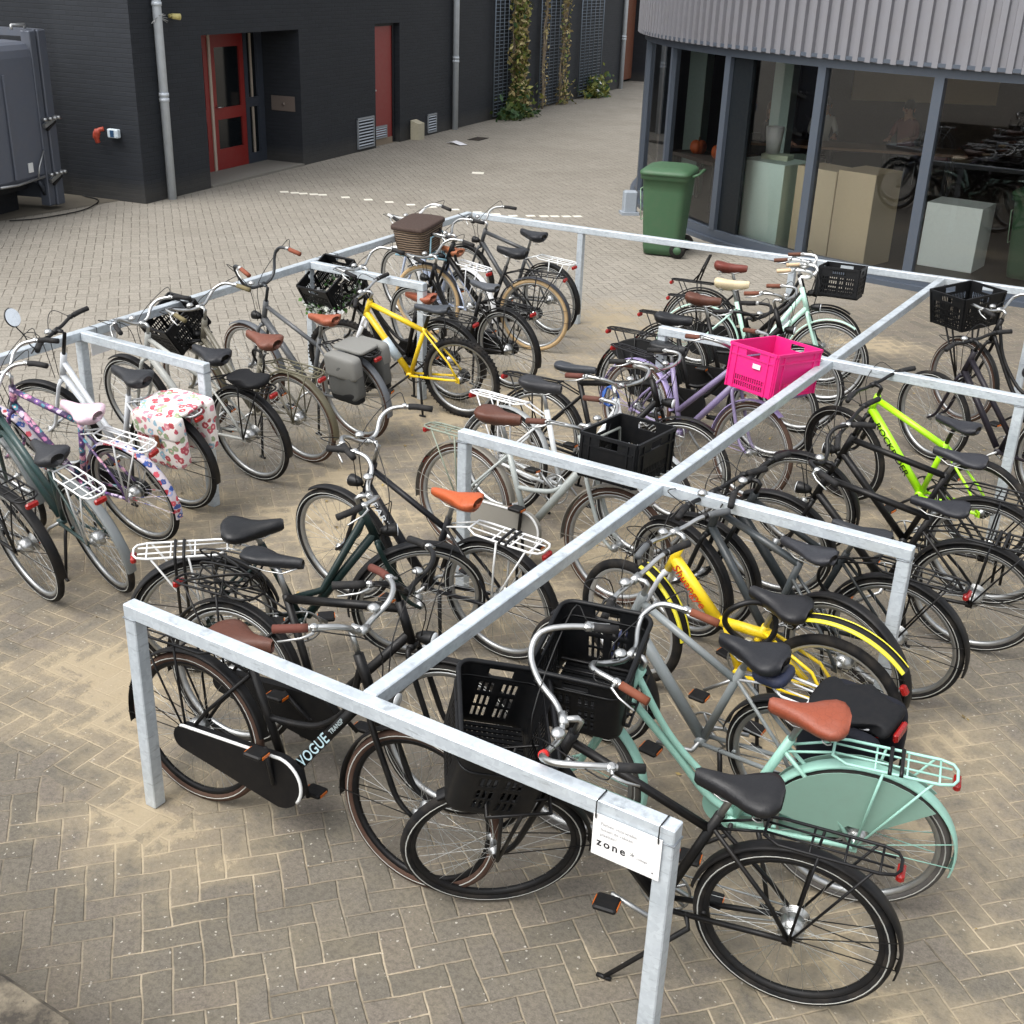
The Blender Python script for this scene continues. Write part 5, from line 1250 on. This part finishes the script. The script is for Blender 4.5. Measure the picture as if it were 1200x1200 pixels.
b.build('cable_lock', mat('#164a94', .45), None, WB['M2'][0] @ T(.70, .03, .93), label='bright blue cable lock coiled on the silver bicycle', cat='lock')
b = MB(); b.tube([(0, 0, 0), (0, 0, .19)], .037, 14); b.tube([(0, 0, .19), (0, 0, .215)], .018, 10, mi=1)
b.build('water_bottle', [mat('#aebcc4', .3), BLK], None, WB['L10'][0] @ T(.56, 0, .40) @ M.Rotation(R(38), 4, 'Y'), label='pale grey water bottle in the frame of the yellow mountain bicycle', cat='bottle')
b = MB()
rr = WB['M6'][3]
b.tube([(-.06, -.06, rr + .01), (-.02, -.05, rr + .14), (.02, -.02, rr + .25), (.025, .02, rr + .25), (-.02, .05, rr + .14), (-.06, .06, rr + .01)], .008, 6); b.tube([(-.1, 0, rr + .01), (-.02, 0, rr + .12), (.02, 0, rr + .24)], .007, 6)
b.build('luggage_clamp', BLK, WB['M6'][4])

# bungee cords on the bicycle beside the VOGUE one; red band on a handlebar
rnd = random.Random(5); b = MB()
for k in range(7):
    q = [V((rnd.uniform(-.16, .16), rnd.uniform(-.09, .09), rnd.uniform(.0, .16))) for _ in range(5)]
    b.tube(spline([(q[0].x, q[0].y, 0)] + q[1:4] + [(q[4].x, q[4].y, -.02)], 6), .005, 5)
b.build('bungee_cords', BLK, None, on_rack('B4', .06), label='tangle of black bungee cords on the carrier behind the brown saddle', cat='cords')
hbo, full = HB['B1']; i = len(full) // 2 + 9
MB().tube([full[i], full[i + 1]], .017, 10).build('red_band', mat('#c2201c', .35), hbo)

rnd = random.Random(21)
lm = [mat('#8a7440', .8), mat('#6b5a35', .8), mat('#4d4026', .8), mat('#a08a55', .8)]
b = MB()
for i in range(220):
    x, y = rnd.uniform(-3.4, 3.6), rnd.uniform(.8, 8.6); q = rnd.uniform(.006, .018); a = rnd.uniform(0, 6.3)
    u = V((cos(a), sin(a), rnd.uniform(-.1, .25))) * q; v = V((-sin(a), cos(a), rnd.uniform(-.1, .25))) * q * .55; p = V((x, y, .008))
    b.add([p - u, p + v, p + u, p - v], [(0, 1, 2, 3)], rnd.randrange(4), False)
b.build('leaf_litter', lm, label='scattered small brown leaves and crumbs on the paving between the racks', cat='leaf litter', kind='stuff')

def loop_lock(key, x, y, z, r, col, label, tilt=20):
    b = MB(); b.tube([(cos(a) * r, .015 * sin(a * 2), sin(a) * r * 1.15) for a in [i * 2 * pi / 26 for i in range(26)]], .009, 7, closed=True); b.box((0, 0, -r * 1.15), (.05, .03, .03), mi=1, ch=.006)
    b.build('cable_lock', [mat(col, .5), BLKM], None, WB[key][0] @ T(x, y, z) @ M.Rotation(R(tilt), 4, 'Z'), label=label, cat='lock')
loop_lock('R2', .30, .03, .62, .10, '#141416', 'black cable lock looped round the seat tube of the bicycle inside the right end post')
loop_lock('L7', .27, .03, .72, .09, '#141416', 'black cable lock hanging below the brown saddle of the olive bicycle', -25)
loop_lock('M4', .26, .03, .70, .10, '#2a2a2e', 'dark cable lock looped under the saddle of the black omafiets behind the lilac bicycle', 40)
